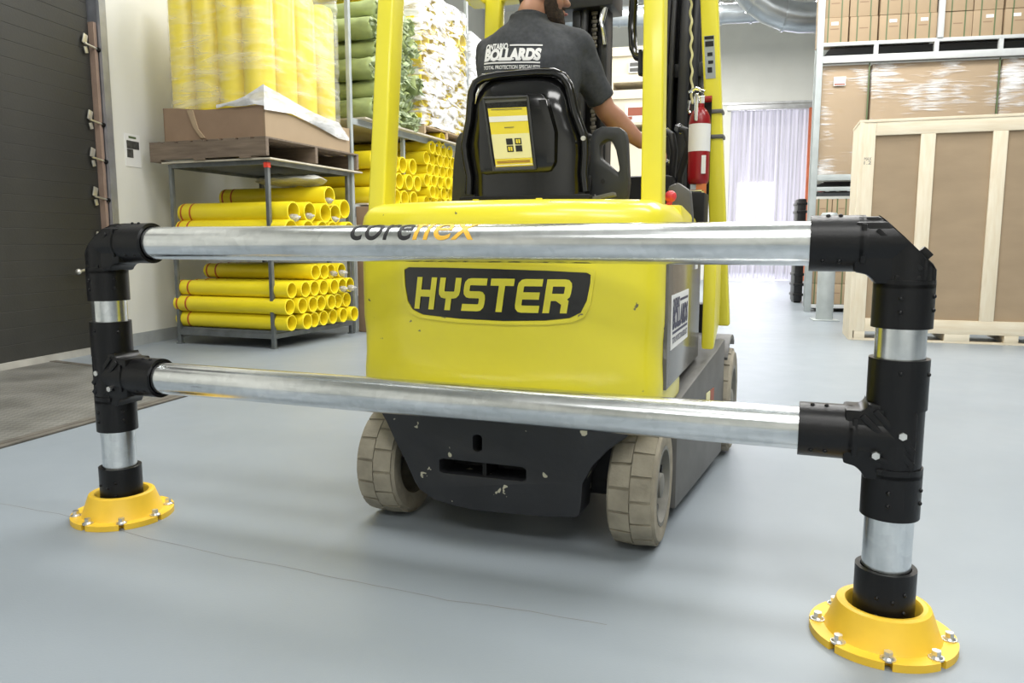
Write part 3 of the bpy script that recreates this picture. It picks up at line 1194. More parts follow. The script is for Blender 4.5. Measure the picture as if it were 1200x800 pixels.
# second rack behind
r2 = thing('pallet_rack', 'tall grey rack behind, carrying green rolls above yellow pipes', 'rack', RK, (-0.6, 4.2, 0))
for px, py in ((-0.03, 1.56), (-1.30, 1.56), (-0.10, 2.95), (-1.30, 2.95), (-0.05, 4.95), (-1.30, 4.95), (-0.05, 6.75), (-1.3, 6.75)):
    g = G()
    g.bx(px - 0.025, px + 0.025, py - 0.025, py + 0.025, 0, 4.75, bev=0.004)
    g.obj('post', 'rackr', r2)
for z in (1.535, 2.53):
    for x in (-0.045, -1.30):
        g = G()
        g.bx(x - 0.02, x + 0.02, 1.59, 6.72, z - 0.09, z - 0.02)
        g.obj('beam', 'rackr', r2, smooth=False)
    g = G()
    g.bx(-1.32, 0.08, 1.72, 6.72, z - 0.02, z)
    g.obj('shelf_board', 'board', r2, smooth=False)
msA = cover_meshes(0.107, 1.30, 20, False)
for r_, z in enumerate((1.645, 1.862, 2.079)):
    for k in range(5):
        if k == 4 and r_ == 0:
            pass
        y = 2.06 + 0.247 * k + (0.10 if r_ == 1 else 0.0)
        put_cover(msA, RM(0.0 + random.uniform(-.02, .02), y, z),
                  'yellow pipe with open end, %s from front, %s row, under the green rolls' % (ORD[k], ORD[r_]), 'yellow pipes under the green rolls')
msB = cover_meshes(0.0915, 1.30, 20, False)
rowsB = [(0, 7), (1, 7), (0, 6), (1, 5), (0, 5), (1, 4)]
for r_, (odd, n) in enumerate(rowsB):
    for k in range(n):
        y = 3.50 + 0.21 * k + 0.105 * odd
        put_cover(msB, RM(-0.01 + random.uniform(-.03, .03), y, 1.628 + 0.1535 * r_),
                  'slim yellow pipe, %s from front in %s row of the farther stack' % (ORD[k], ORD[r_]), 'slim yellow pipes in the farther stack')
put_cover(msB, RM(0.02, 3.92, 1.628 + 0.1535 * 6), 'slim yellow pipe lying alone on top of the farther stack', 'slim yellow pipes in the farther stack')

# green rolls


def roll_mesh(seed, r=0.122, ln=1.25):
    g = G()
    n = 20
    rings = []
    off = Vector((seed * 3.1, seed * 1.7, 0))
    for i in range(17):
        x = -ln + ln * i / 16
        rings.append([Vector((x, r * (1 + 0.20 * noise.noise(Vector((x * 5, cos(a) * 1.3, sin(a) * 1.3)) + off)) * cos(a),
                              r * (1 + 0.20 * noise.noise(Vector((x * 5, cos(a) * 1.3, sin(a) * 1.3)) + off)) * sin(a)))
                      for a in [2 * pi * k / n for k in range(n)]])
    # mouth: cloth folded inwards with a dark hollow
    for x, k_, am in ((0.03, 0.96, 0.18), (0.035, 0.75, 0.3), (0.0, 0.55, 0.3), (-0.25, 0.5, 0.2)):
        rings.append([Vector((x + 0.05 * noise.noise(Vector((cos(a) * 3, sin(a) * 3, k_ * 3)) + off),
                              r * k_ * (1 + am * noise.noise(Vector((cos(a) * 2.2, sin(a) * 2.2, k_)) + off)) * cos(a),
                              r * k_ * (1 + am * noise.noise(Vector((cos(a) * 2.2, sin(a) * 2.2, k_)) + off)) * sin(a)))
                      for a in [2 * pi * k / n for k in range(n)]])
    g.loft(rings)
    return g.mesh('fabric_roll', 'green', 60)


def frill_mesh(seed, r=0.118):
    """crumpled cloth tails at the roll's mouth"""
    g = G()
    rnd = random.Random(seed)
    for q in range(9):
        a = rnd.uniform(0, 2 * pi)
        rr = r * rnd.uniform(0.45, 0.95)
        c = Vector((0.035, rr * cos(a), rr * sin(a)))
        d = Vector((rnd.uniform(0.02, 0.07), rnd.uniform(-.09, .09), rnd.uniform(-.09, .09)))
        w = Vector((rnd.uniform(-.02, .03), rnd.uniform(-.06, .06), rnd.uniform(-.06, .06)))
        rows = []
        for i in range(4):
            t = i / 3
            rows.append([g.bm.verts.new(c + d * t + w * (s - 0.5) * (1 - 0.3 * t) + Vector((0.03 * sin(s * 5 + q) * t, 0, 0.02 * sin(6 * s + q)))) for s in (0, .25, .5, .75, 1)])
        for u, v in zip(rows, rows[1:]):
            for k in range(4):
                g.bm.faces.new((u[k], u[k + 1], v[k + 1], v[k]))
    return g.mesh('cloth_tail', 'greenl', 60)


rolls = [roll_mesh(i) for i in range(4)]
frills = [frill_mesh(i) for i in range(5)]
q = 0
for r_ in range(6):
    for k in range(5):
        y = 1.90 + 0.27 * k + (0.135 if r_ % 2 else 0)
        if r_ % 2 and k == 4:
            continue
        z = 2.655 + 0.232 * r_
        o = add('fabric_roll', rolls[q % 4], frame=RM(0.06 + random.uniform(-.04, .04), y, z) @ Matrix.Rotation(random.choice((0, 1.57, 3.14, 4.7)), 4, 'X'))
        tag(o, 'green cloth roll, %s from front in %s row up on the tall rack' % (ORD[k], ORD[r_]), 'fabric roll', 'green rolls on the tall rack')
        f = add('cloth_tail', frills[q % 5])
        f.parent = o
        tag(f, kind='stuff')
        q += 1
for k in range(2):
    put_cover(msA, RM(0.0, 2.1 + 0.3 * k, 4.09), 'yellow pipe lying over the green rolls, %s from front' % ORD[k], 'yellow pipes over the green rolls')

# film wrapped stack of yellow tubes on a pallet, then a white wrapped load
pallet('pale wooden pallet under the film wrapped yellow tubes', RK, -1.20, 0.05, 3.30, 4.76, 2.531, 0.13, 'palletn', nb=6)
msC = cover_meshes(0.125, 1.18, 18, False)
for r_ in range(7):
    for k in range(6):
        put_cover(msC, RM(0.02, 3.40 + 0.253 * k, 2.662 + 0.127 + 0.252 * r_),
                  'film covered yellow tube, %s from front in %s row of the wrapped stack' % (ORD[k], ORD[r_]), 'yellow tubes in the wrapped stack')
film_shell(RK, -1.19, 0.05, 3.262, 4.80, 2.67, 4.46, 'filmw', 'stretch_wrap', 'white streaked stretch film around the stacked yellow tubes', rad=0.05, amp=0.05, nz_=34, wav=4.5, nseg=4)
ww = thing('wrapped_load', 'white film wrapped load at the far end of the tall rack', 'wrapped load', RK, (-0.55, 5.7, 2.531))
pts = [(5.02, 2.531), (6.6, 2.531), (6.6, 3.72), (6.2, 3.95), (5.5, 4.25), (5.02, 4.3)]
g = G()
g.prism(pts, -1.15, 0.0, 'yz', bev=0.05)
g.obj('load', 'white', ww)
g = G()
g.prism([(y + (0.03 if y > 6 else -0.03), z + 0.02) for y, z in pts], -1.17, 0.02, 'yz', bev=0.05)
g.obj('stretch_wrap', 'filmw', ww)

# ------------------------------------------------------------------ pine shipping crates seen past the mast
CR2 = place((1.25, 11.0, 0), -14)


def pine_crate(z0, z1, label, red):
    c = thing('shipping_crate', label, 'crate', CR2, (0.6, 0.5, z0), 'pale crates behind the forklift')
    g = G()
    g.bx(0, 1.3, 0.02, 1.0, z0 + 0.1, z1 - 0.02)
    g.obj('box', 'palepine', c, smooth=False)
    for a, b in ((z0 + 0.1, z0 + 0.2), (z1 - 0.12, z1)):
        g = G()
        g.bx(-0.01, 1.31, 0, 0.02, a, b, bev=0.003)
        g.obj('batten', 'palepine', c, smooth=False)
    for x in (0.05, 0.6, 1.15):
        g = G()
        g.bx(x, x + 0.1, 0.0, 1.0, z0, z0 + 0.1)
        g.obj('skid', 'palepine', c, smooth=False)
    g = G()
    if red:
        g.bx(0.32, 0.60, -0.004, 0.018, z0 + 0.13, z0 + 0.36)
    else:
        g.bx(0.36, 0.50, -0.004, 0.018, z0 + 0.22, z0 + 0.37)
    lb = g.obj('paper_label', 'white', c, smooth=False)
    g = G()
    if red:
        g.bx(0.36, 0.56, -0.006, -0.004, z0 + 0.22, z0 + 0.33)
        g.bx(0.36, 0.42, -0.006, -0.004, z0 + 0.17, z0 + 0.21)
    else:
        g.bx(0.375, 0.485, -0.006, -0.004, z0 + 0.305, z0 + 0.355)
        g.bx(0.375, 0.485, -0.006, -0.004, z0 + 0.235, z0 + 0.285)
    g.obj('print', 'inkred' if red else 'fkgrey', lb, smooth=False)
    return c


pine_crate(0.0, 1.30, 'pale pine crate on the floor behind the forklift, lowest of three', False)
pine_crate(1.30, 2.58, 'pale pine crate second from the floor behind the forklift', False)
pine_crate(2.58, 3.15, 'pale pine crate with red printed label, behind the driver\'s hand', True)
pine_crate(3.15, 3.72, 'pale pine crate with two grey stamps, topmost behind the forklift', False)

# ------------------------------------------------------------------ right pallet rack
RR = place((4.63, 11.9, 0), -11.0)


def RQ(x, y, z, deg=0):
    return RR @ Matrix.Translation((x, y, z)) @ Matrix.Rotation(radians(deg), 4, 'Z')


rr = thing('pallet_rack', 'grey pallet rack on the right behind the wooden crate', 'rack', RR, (1.8, 0.5, 0))
for x in (-0.035, 3.4):
    for y in (0.0, 1.1):
        g = G()
        xo = x + (0.17 if y > 0.5 and x < 1 else 0)
        g.bx(xo - 0.045, xo + 0.045, y, y + 0.07, 0, 4.9, bev=0.006)
        g.obj('upright', 'rackr', rr)
for z0, z1, m in ((3.96, 4.01, 'rackw'), (3.72, 3.82, 'rackw'), (2.0, 2.09, 'rackr'), (1.845, 1.905, 'rackr'), (0.06, 0.115, 'rackw')):
    for y in (0.0, 1.12):
        g = G()
        g.bx(0.2 if y > 0.5 else 0.01, 3.36, y, y + 0.05, z0, z1, bev=0.004)
        g.obj('beam', m, rr)
for x in (0.744, 1.563, 2.414, 3.2):
    g = G()
    g.bx(x - 0.03, x + 0.03, 0.0, 0.05, 3.82, 3.96)
    g.obj('spacer', 'rackw', rr, smooth=False)
g = G()
g.bx(1.56, 1.64, -0.02, 0.04, 4.01, 4.9, bev=0.004)
g.obj('divider_post', 'rackw', rr)
for z in (3.945, 1.985, 1.84, 0.06):
    g = G()
    g.bx(0.12, 3.36, 0.06, 1.1, z - 0.015, z)
    g.obj('deck', 'black', rr, smooth=False)


def carton_parts(w, h, d):
    g = G()
    g.bx(-w / 2, w / 2, 0, d, 0, h, bev=0.008)
    body = g.mesh('carton', 'cardt')
    g = G()
    g.bx(-0.009, 0.009, -0.004, d + 0.004, -0.0005, h + 0.004)
    strap = g.mesh('strap', 'strap', smooth=False)
    g = G()
    g.bx(-w * 0.16, w * 0.16, -0.002, 0.003, h * 0.53, h * 0.57)
    slot = g.mesh('hand_slot', 'card', smooth=False)
    g = G()
    g.bx(-0.05, 0.05, -0.0045, -0.001, 0, 0.045)
    stick = g.mesh('sticker', 'white', smooth=False)
    return body, strap, slot, stick


def put_carton(ms, w, h, M4, label, group, sticker=False):
    o = add('carton', ms[0], frame=M4)
    tag(o, label, 'carton', group)
    for s in (-0.24, 0.24):
        c = add('strap', ms[1])
        c.parent = o
        c.location = (w * s, 0, 0)
    c = add('hand_slot', ms[2])
    c.parent = o
    if sticker:
        c = add('sticker', ms[3])
        c.parent = o
        c.location = (random.uniform(-.04, .04), 0, h * 0.70)
    return o


mc = carton_parts(0.385, 0.365, 0.42)
xs = [0.16, 0.565, 0.97, 1.365, 1.835, 2.235, 2.64, 3.05]
for r_ in range(3):
    for k, x in enumerate(xs):
        put_carton(mc, 0.385, 0.365, RQ(x + random.uniform(-.006, .006), 0.04 + random.uniform(0, .02), 4.011 + 0.369 * r_, random.uniform(-1, 1)),
                   'green strapped brown carton, %s along in %s row on the top shelf of right rack' % (ORD[k], ORD[r_]),
                   'strapped cartons on the top shelf', sticker=(k + r_) % 3 != 1)
ml = carton_parts(0.262, 0.318, 0.36)
for r_ in range(5):
    for k in range(3):
        put_carton(ml, 0.262, 0.318, RQ(0.125 + 0.272 * k, 0.07, 0.117 + 0.323 * r_),
                   'small strapped carton, %s along in %s row up, low in right rack' % (ORD[k], ORD[r_]), 'strapped cartons low in the right rack')
# film wrapped boxes on the middle level
for k, (a, b, lab) in enumerate(((0.02, 0.69, 'narrow film wrapped brown box with white label, left end of right rack'),
                                 (0.72, 2.45, 'wide film wrapped brown box in the middle of right rack'),
                                 (2.48, 3.34, 'film wrapped brown box at the right end of right rack'))):
    t = thing('wrapped_box', lab, 'wrapped box', RR, ((a + b) / 2, 0.6, 2.09), 'film wrapped boxes in the right rack')
    g = G()
    g.bx(a + 0.01, b - 0.01, 0.10, 0.60, 2.092, 3.70, bev=0.01)
    g.obj('box', 'cardt', t)
    film_shell(RR, a, b, 0.09, 0.61, 2.10, 3.71, 'filmc', 'stretch_wrap', None, rad=0.02, amp=0.02, nz_=30, wav=4, nseg=3, parent=t)
    if k == 0:
        g = G()
        g.bx(0.19, 0.36, 0.070, 0.076, 3.40, 3.53)
        lb = g.obj('paper_label', 'white', t, smooth=False)
        g = G()
        g.bx(0.20, 0.35, 0.068, 0.070, 3.41, 3.43)
        g.obj('print', 'inkred', lb, smooth=False)
    g = G()
    g.bx(b - 0.02, b, 0.062, 0.068, 2.1, 3.71)
    g.obj('strap', 'strap', t, smooth=False)
# odds and ends in the slot between the beams
for k, (x, m, nm, lab) in enumerate(((0.12, 'cloth', 'cloth_bundle', 'dark red cloth bundle in the slot between rack beams'),
                                     (0.30, 'white', 'cloth_bundle', 'pale cloth bundle beside a red one between rack beams'),
                                     (0.44, 'cloth', 'cloth_bundle', 'bright red cloth bundle nearest the wooden crate between rack beams'))):
    g = G().ball((0, 0, 0), (0.075, 0.10, 0.035), 14)
    for v in g.bm.verts:
        v.co *= 1 + 0.25 * noise.noise(v.co * 20 + Vector((k, 0, 0)))
    tag(g.obj(nm, m, frame=RQ(x, 0.22, 1.878)), lab, 'cloth', 'bundles between the rack beams')
# black cases at the end of the rack
for k, (z, lab) in enumerate(((0.0, 'black ribbed plastic case on the floor beside the right rack'),
                              (0.92, 'black ribbed plastic case stacked on another beside right rack'))):
    t = thing('plastic_case', lab, 'case', RR, (0.12, 2.05, z), 'black cases beside the rack')
    g = G()
    g.bx(0.045, 0.195, 1.85, 2.25, z + 0.02, z + 0.91, bev=0.03)
    g.obj('shell', 'blackcase', t)
    for zz in (0.12, 0.30, 0.48, 0.66, 0.80):
        g = G()
        g.bx(0.03, 0.21, 1.835, 2.265, z + zz, z + zz + 0.05, bev=0.015)
        g.obj('rib', 'blackcase', t)
    g = G()
    g.bx(0.06, 0.18, 1.9, 2.2, z, z + 0.021)
    g.obj('foot', 'blackcase', t, smooth=False)

# steel bollard in front of that rack
bl = thing('steel_bollard', 'plain galvanised bollard on the floor before the right rack', 'bollard', place((4.335, 10.62, 0), -11))
g = G()
g.lathe([(0.112, 0.012), (0.112, 1.44), (0.09, 1.47), (0, 1.475)], 24)
g.obj('tube', 'rackr', bl)
g = G()
g.bx(-0.17, 0.17, -0.17, 0.17, 0, 0.014, bev=0.003)
g.obj('base_plate', 'rackr', bl)

# big wooden crate
CF = place((3.75, 8.442, 0), -18)
wc = thing('wooden_crate', 'large brown panelled crate framed in pale pine on the right', 'crate', CF, (0.95, 0.6, 0))
LEN = 1.96
for a, b in ((0.05, 0.64), (0.64, 1.30), (1.30, LEN - 0.05)):
    g = G()
    g.bx(a, b - 0.002, 0.032, 0.045, 0.10, 2.31)
    g.obj('panel', 'ply', wc, smooth=False)
g = G()
g.bx(0.02, LEN - 0.02, 0.05, 0.64, 0.10, 2.32)
g.obj('box', 'ply', wc, smooth=False)
for a, b in ((0.0, 0.135), (0.57, 0.71), (1.235, 1.37), (LEN - 0.12, LEN)):
    g = G()
    z0, z1 = (0.10, 2.335) if a == 0.0 else (0.245, 2.20)
    g.bx(a, b, 0.0, 0.032, z0, z1, bev=0.004)
    g.obj('batten', 'pine', wc)
for z0, z1 in ((0.10, 0.245), (2.20, 2.335)):
    g = G()
    g.bx(0.136, LEN, 0.0, 0.032, z0, z1, bev=0.004)
    g.obj('rail', 'pineh', wc)
g = G()
g.bx(-0.025, 0.019, -0.005, 0.66, 0.0, 2.345, bev=0.004)
g.obj('side_panel', 'pine', wc)
g = G()
g.bx(-0.03, LEN, -0.005, 0.67, 2.336, 2.365, bev=0.003)
g.obj('lid', 'pineh', wc)
for a, b, m in ((0.03, 0.14, 'pineh'), (0.92, 1.16, 'palepine'), (1.48, 1.61, 'pineh')):
    g = G()
    g.bx(a, b, 0.0, 0.64, 0.022, 0.099, bev=0.003)
    g.obj('skid_block', m, wc)
g = G()
g.bx(0.02, LEN, 0.0, 0.12, 0.0, 0.021, bev=0.002)
g.obj('bottom_board', 'pineh', wc)
for zz in (1.94, 1.90):
    bm = text_bm('MAX' if zz > 1.92 else '1.2', 0.05, width=0.07)
    bm_obj(bm, 'handwriting', 'fkgrey', wc, lambda c, z=zz: Vector((0.035 + c.x, -0.001, z + c.y)))

# ------------------------------------------------------------------ ducts


def ribbed_duct(pts, r, label, m='duct', seam=0.45):
    t = thing('air_duct', label, 'duct', base=pts[0])
    P = [Vector(p) for p in pts]
    dense = []
    for a, b in zip(P, P[1:]):
        n = max(1, int((b - a).length / 0.25))
        dense += [a.lerp(b, k / n) for k in range(n)]
    dense.append(P[-1])
    for _ in range(2):
        dense = [dense[0]] + [(dense[i - 1] + dense[i] * 2 + dense[i + 1]) / 4 for i in range(1, len(dense) - 1)] + [dense[-1]]
    g = G()
    g.sweep(dense, r, 24)
    g.obj('pipe', m, t)
    s = 0
    for a, b in zip(dense, dense[1:]):
        s += (b - a).length
        if s > seam:
            s = 0
            d = (b - a).normalized()
            g = G()
            g.tube(a - d * 0.02, a + d * 0.02, r + 0.022, r - 0.01, 24)
            g.obj('seam_ring', m, t)
    # strap hangers up to the ceiling
    for p in (dense[len(dense) // 4], dense[3 * len(dense) // 4]):
        g = G()
        g.bx(p.x - 0.02, p.x + 0.02, p.y - 0.004, p.y + 0.004, p.z, 7.7)
        g.obj('hanger', 'zinc', t, smooth=False)
    return t


ribbed_duct([(3.25, 15.0, 7.1), (3.85, 15.0, 6.3), (4.70, 15.0, 5.36), (5.15, 15.0, 5.20), (6.4, 14.75, 5.22), (8.5, 14.3, 5.22)], 0.27,
            'large galvanised air duct sloping down then running right under the ceiling')
ribbed_duct([(1.0, 17.2, 5.83), (4.3, 16.6, 5.74), (5.2, 16.4, 5.74)], 0.20, 'thinner level galvanised duct behind the sloping one')
ribbed_duct([(5.05, 13.4, 5.9), (5.35, 13.6, 5.25), (5.9, 13.5, 5.0), (7.2, 13.2, 5.05)], 0.24, 'white wrapped duct bending toward the top of the right rack', 'foil')

# ------------------------------------------------------------------ forklift
FK = place((0.003, 2.8225, 0), -20.5)          # x to its right, y forward, origin under the rear axle
fk = thing('forklift', 'yellow electric forklift seen from behind, driver aboard', 'forklift', FK, (0, 0.6, 0))


def yb(x):
    t = min(1.0, abs(x) / 0.56)
    return -0.285 + 0.15 * t ** 2.4


def rear_outline(inset, n=40):
    pts = []
    hw = 0.567 - inset
    for k in range(n + 1):
        u = -1 + 2 * k / n
        s = math.copysign(abs(u) ** 0.85, u)
        x = s * hw
        y = yb(x * 0.567 / hw) + inset
        e = max(0, (abs(s) - 0.93) / 0.07)     # rounded rear corners
        y += 0.05 * (1 - math.sqrt(max(0, 1 - e * e)))
        pts.append((x, y))
    return [(-hw, 0.32)] + pts + [(hw, 0.32)]


g = G()
rings = []
for z, ins in ((0.476, 0.02), (0.484, 0.006), (0.50, 0.0), (0.60, 0.0), (0.66, 0.004), (0.74, 0.004), (0.80, 0.0), (1.0, 0.0), (1.13, 0.0),
               (1.165, 0.006), (1.187, 0.018), (1.202, 0.036), (1.210, 0.06), (1.213, 0.10)):
    zz = z
    rings.append([Vector((x, y, zz)) for x, y in rear_outline(ins)])
g.loft(rings)
cw = g.obj('counterweight', 'fkyel', fk, ang=50)
# nameplate and lettering
plate = [(-0.308, 0.975), (-0.306, 0.918), (-0.295, 0.868), (-0.273, 0.839), (-0.229, 0.823), (-0.082, 0.815), (0.073, 0.813), (0.216, 0.818), (0.292, 0.827),
         (0.327, 0.845), (0.345, 0.884), (0.355, 0.939), (0.356, 0.966), (0.344, 0.973), (0.215, 0.979), (0.043, 0.983), (-0.145, 0.985), (-0.289, 0.984)]


def grow(pl_, d):
    cx = sum(p[0] for p in pl_) / len(pl_)
    cz = sum(p[1] for p in pl_) / len(pl_)
    return [(x + d * (1 if x > cx else -1), z + d * (1 if z > cz else -1)) for x, z in pl_]


def on_rear(c, off):
    return Vector((c.x, yb(c.x) - off, c.y))


def conform(pl_, off, name, m, par, hole=None):
    g = G()
    g.prism(pl_, 0, 0.004, 'xy', holes=[hole] if hole else [])
    cut_grid(g.bm, 0, 0.025)
    for v in g.bm.verts:
        z0 = v.co.z
        v.co = on_rear(Vector((v.co.x, v.co.y, 0)), off + z0)
    return g.obj(name, m, par, ang=30)


npl = conform(plate, 0.001, 'nameplate', 'gloss', fk)
conform(grow(plate, 0.013), 0.004, 'rim', 'fkyel', npl, hole=grow(plate, 0.001))
bm = stroke_text('HYSTER', 0.088, 0.110, 0.0235, 0.014, 0.16)
cut_grid(bm, 0, 0.02)
wtx = max(v.co.x for v in bm.verts)
k_ = 0.566 / wtx
bm_obj(bm, 'lettering', 'fkyel2', npl, lambda c: on_rear(Vector((c.x * k_ - 0.266, c.y + 0.842, 0)), 0.0075))
# a few bolts on the top edge
g = G()
for x in (-0.12, 0.12):
    g.cyl((x, -0.06, 1.205), (x, -0.06, 1.223), 0.012, n=8)
g.obj('lifting_plug', 'fkyel2', fk)
# dark lower counterweight
sk = [(-0.47, 0.49), (-0.44, 0.45), (-0.417, 0.415), (-0.383, 0.347), (-0.339, 0.27), (-0.305, 0.20), (-0.285, 0.172), (-0.228, 0.142), (-0.15, 0.128), (-0.059, 0.12), (0.198, 0.130),
      (0.309, 0.142), (0.322, 0.152), (0.326, 0.189), (0.331, 0.264), (0.363, 0.327), (0.42, 0.391), (0.477, 0.436), (0.50, 0.49)]
slot = [(-0.203, 0.291), (-0.19, 0.297), (0.115, 0.297), (0.128, 0.290), (0.128, 0.255), (0.115, 0.248), (-0.19, 0.246), (-0.203, 0.252)]
hole = [(-0.071, 0.39), (-0.062, 0.397), (-0.045, 0.397), (-0.037, 0.39), (-0.037, 0.345), (-0.045, 0.338), (-0.062, 0.338), (-0.071, 0.345)]
g = G()
g.prism(sk, -0.215, -0.08, 'xz', holes=[slot, hole], bev=0.006)
lc = g.obj('lower_counterweight', 'fkdark', fk)
g = G()
g.bx(-0.25, 0.25, -0.09, 0.12, 0.19, 0.41)
g.bx(-0.04, -0.025, -0.20, -0.09, 0.246, 0.297)
g.obj('recess_back', 'black', lc, smooth=False)
g = G()
g.bx(-0.44, 0.44, -0.06, 0.10, 0.24, 0.42)
g.cyl((-0.42, 0, 0.215), (0.42, 0, 0.215), 0.05)
g.obj('steer_axle', 'black', fk)
g = G()
g.box((-0.22, -0.02, 0.14), (0.10, 0.16, 0.05), bev=0.01)
g.obj('axle_stop', 'yelbase', fk)


def tyre(x, y, z, r, w, name, side, parent, nb=16):
    """tyre axis along x; side +1 = outer face to +x"""
    rt = Matrix.Translation((x, y, z)) @ Matrix.Rotation(pi / 2, 4, 'Y')
    g = G()
    h = w / 2
    g.lathe([(r * 0.62, -h * 0.92), (r * 0.74, -h), (r * 0.90, -h * 0.98), (r * 0.955, -h * 0.80), (r * 0.965, 0), (r * 0.955, h * 0.80),
             (r * 0.90, h * 0.98), (r * 0.74, h), (r * 0.62, h * 0.92)], 48, rt, loop=True)
    for row in (-1, 1):                        # two staggered rows of lugs
        for k in range(nb):
            a0 = 2 * pi * (k + (0.5 if row > 0 else 0)) / nb
            da = 2 * pi / nb * 0.44
            z0, z1 = (0.02 * h, 0.86 * h) if row > 0 else (-0.86 * h, -0.02 * h)
            V = []
            for aa, shr in ((a0 - da, 1), (a0, 1), (a0 + da, 1)):
                for zz in (z0, z1):
                    ro = r if abs(zz) < 0.5 * h else r * 0.975
                    V.append((g.bm.verts.new(rt @ Vector((r * 0.94 * cos(aa), r * 0.94 * sin(aa), zz))),
                              g.bm.verts.new(rt @ Vector((ro * cos(aa), ro * sin(aa), zz)))))
            for i in (0, 2):
                a, b, c, d = V[i], V[i + 1], V[i + 3], V[i + 2]
                g.bm.faces.new((a[1], b[1], c[1], d[1]))
                g.bm.faces.new((a[0], d[0], d[1], a[1]))
                g.bm.faces.new((b[0], b[1], c[1], c[0]))
            g.bm.faces.new((V[0][0], V[0][1], V[1][1], V[1][0]))
            g.bm.faces.new((V[4][0], V[5][0], V[5][1], V[4][1]))
    t = g.obj(name, 'tyre', parent, ang=40)
    g = G()
    s = side
    P = [(r * 0.66, -h * 0.8 * s), (r * 0.66, h * 0.97 * s), (r * 0.60, h * 0.97 * s), (r * 0.57, h * 0.55 * s), (r * 0.22, h * 0.50 * s), (r * 0.20, h * 0.9 * s),
         (r * 0.12, h * 0.95 * s), (0, h * 0.95 * s)]
    g.lathe(P, 36, rt)
    hb = g.obj('hub', 'hub', t, ang=40)
    for k in range(6):
        a = 2 * pi * k / 6
        g = G()
        p = Vector((r * 0.38 * cos(a), r * 0.38 * sin(a), h * 0.52 * s))
        g.cyl(rt @ p, rt @ (p + Vector((0, 0, 0.018 * s))), 0.014, n=6)
        nb_ = add('wheel_nut', g.mesh('wheel_nut', 'black'))
        nb_.parent = t
    return t


tyre(0.487, 0.01, 0.215, 0.215, 0.165, 'rear_tyre', 1, fk)
tyre(-0.487, 0.01, 0.215, 0.215, 0.165, 'rear_tyre', -1, fk)
tyre(0.60, 1.38, 0.27, 0.27, 0.19, 'front_tyre', 1, fk, 18)
tyre(-0.60, 1.38, 0.27, 0.27, 0.20, 'front_tyre', -1, fk, 18)
# body, side panels, chassis
g = G()
g.bx(-0.53, 0.53, 0.30, 1.15, 0.36, 1.10)
g.bx(-0.545, 0.545, 0.05, 0.32, 0.42, 1.0)
g.obj('body_core', 'black', fk, smooth=False)
for s, nm in ((1, 'side_panel'), (-1, 'side_panel')):
    g = G()
    g.prism([(-0.06, 0.57), (0.80, 0.57), (0.80, 1.06), (-0.06, 1.10)], s * 0.535, s * 0.578, 'yz', bev=0.006)
    sp = g.obj(nm, 'panel', fk)
    if s > 0:
        g = G()
        g.bx(0.5785, 0.580, 0.0, 0.42, 0.70, 0.89)
        st = g.obj('sticker', 'white', sp, smooth=False)
        bm = firm_logo(0.37)
        bm_obj(bm, 'lettering', 'inkblue', st, lambda c: Vector((0.5812, 0.025 + c.x, 0.720 + c.y)))
        g = G()
        g.bx(0.5785, 0.580, 0.60, 0.68, 0.96, 1.03)
        g.obj('spec_label', 'white', sp, smooth=False)
    g = G()
    g.prism([(0.80, 0.60), (1.02, 0.70), (1.02, 1.02), (0.80, 1.06)], s * 0.59, s * 0.645, 'yz', bev=0.012)
    g.obj('step_panel', 'fkyel2', fk)
    g = G()
    g.prism([(0.22, 0.06), (1.12, 0.06), (1.12, 0.615), (0.95, 0.58), (0.22, 0.475)], s * 0.44, s * 0.58, 'yz', bev=0.008)
    for v in g.bm.verts:                       # the frame widens towards the drive wheels
        if abs(v.co.x) > 0.5:
            v.co.x += s * 0.085 * max(0, v.co.y - 0.28) / 0.84
    ch = g.obj('chassis_side', 'fkgrey', fk)
    if s > 0:
        for y, m in ((0.72, 'palepaper'), (0.80, 'inkred')):
            g = G()
            xx = 0.582 + 0.085 * (y - 0.24) / 0.84
            g.box((xx + 0.002, y + 0.035, 0.39), (0.003, 0.07, 0.06), rot=(0, 0, -0.101))
            g.obj('warning_label', m, ch, smooth=False)
    # fender arch over the drive tyre
    g = G()
    rings = []
    for k in range(9):
        a = radians(48 + 75 * k / 8)
        y, z = 1.38 - 0.36 * cos(pi - a), 0.27 + 0.36 * sin(a)
        rings.append([Vector((s * 0.50, 1.38 + 0.315 * cos(pi - a), 0.27 + 0.315 * sin(a))), Vector((s * 0.675, 1.38 + 0.315 * cos(pi - a), 0.27 + 0.315 * sin(a))),
                      Vector((s * 0.675, 1.38 + 0.335 * cos(pi - a), 0.27 + 0.335 * sin(a))), Vector((s * 0.50, 1.38 + 0.335 * cos(pi - a), 0.27 + 0.335 * sin(a)))])
    g.loft(rings)
    g.obj('fender', 'fkgrey', fk, ang=30)
g = G()
g.prism([(0.32, 1.0), (0.85, 1.0), (0.85, 1.12), (0.74, 1.17), (0.32, 1.212)], -0.54, 0.56, 'yz', bev=0.015)
hd = g.obj('hood', 'fkyel', fk)
g = G()
g.box((0.47, 0.55, 1.185), (0.06, 0.03, 0.02), bev=0.004)
g.obj('latch', 'black', hd)
g = G()
g.bx(-0.5, 0.5, 1.05, 1.55, 0.45, 0.60)
g.bx(-0.36, 0.42, 0.98, 1.16, 0.60, 1.38, bev=0.03)
g.obj('front_cowl', 'black', fk)
g = G()
g.bx(0.44, 0.585, 0.80, 0.96, 1.10, 1.285, bev=0.01)
g.obj('battery_box', 'black', fk)
g = G()
for y in (0.82, 0.90):
    g.cyl((0.46, y, 1.29), (0.57, y, 1.29), 0.008, n=8)
g.obj('box_rails', 'chrome', fk)
g = G()
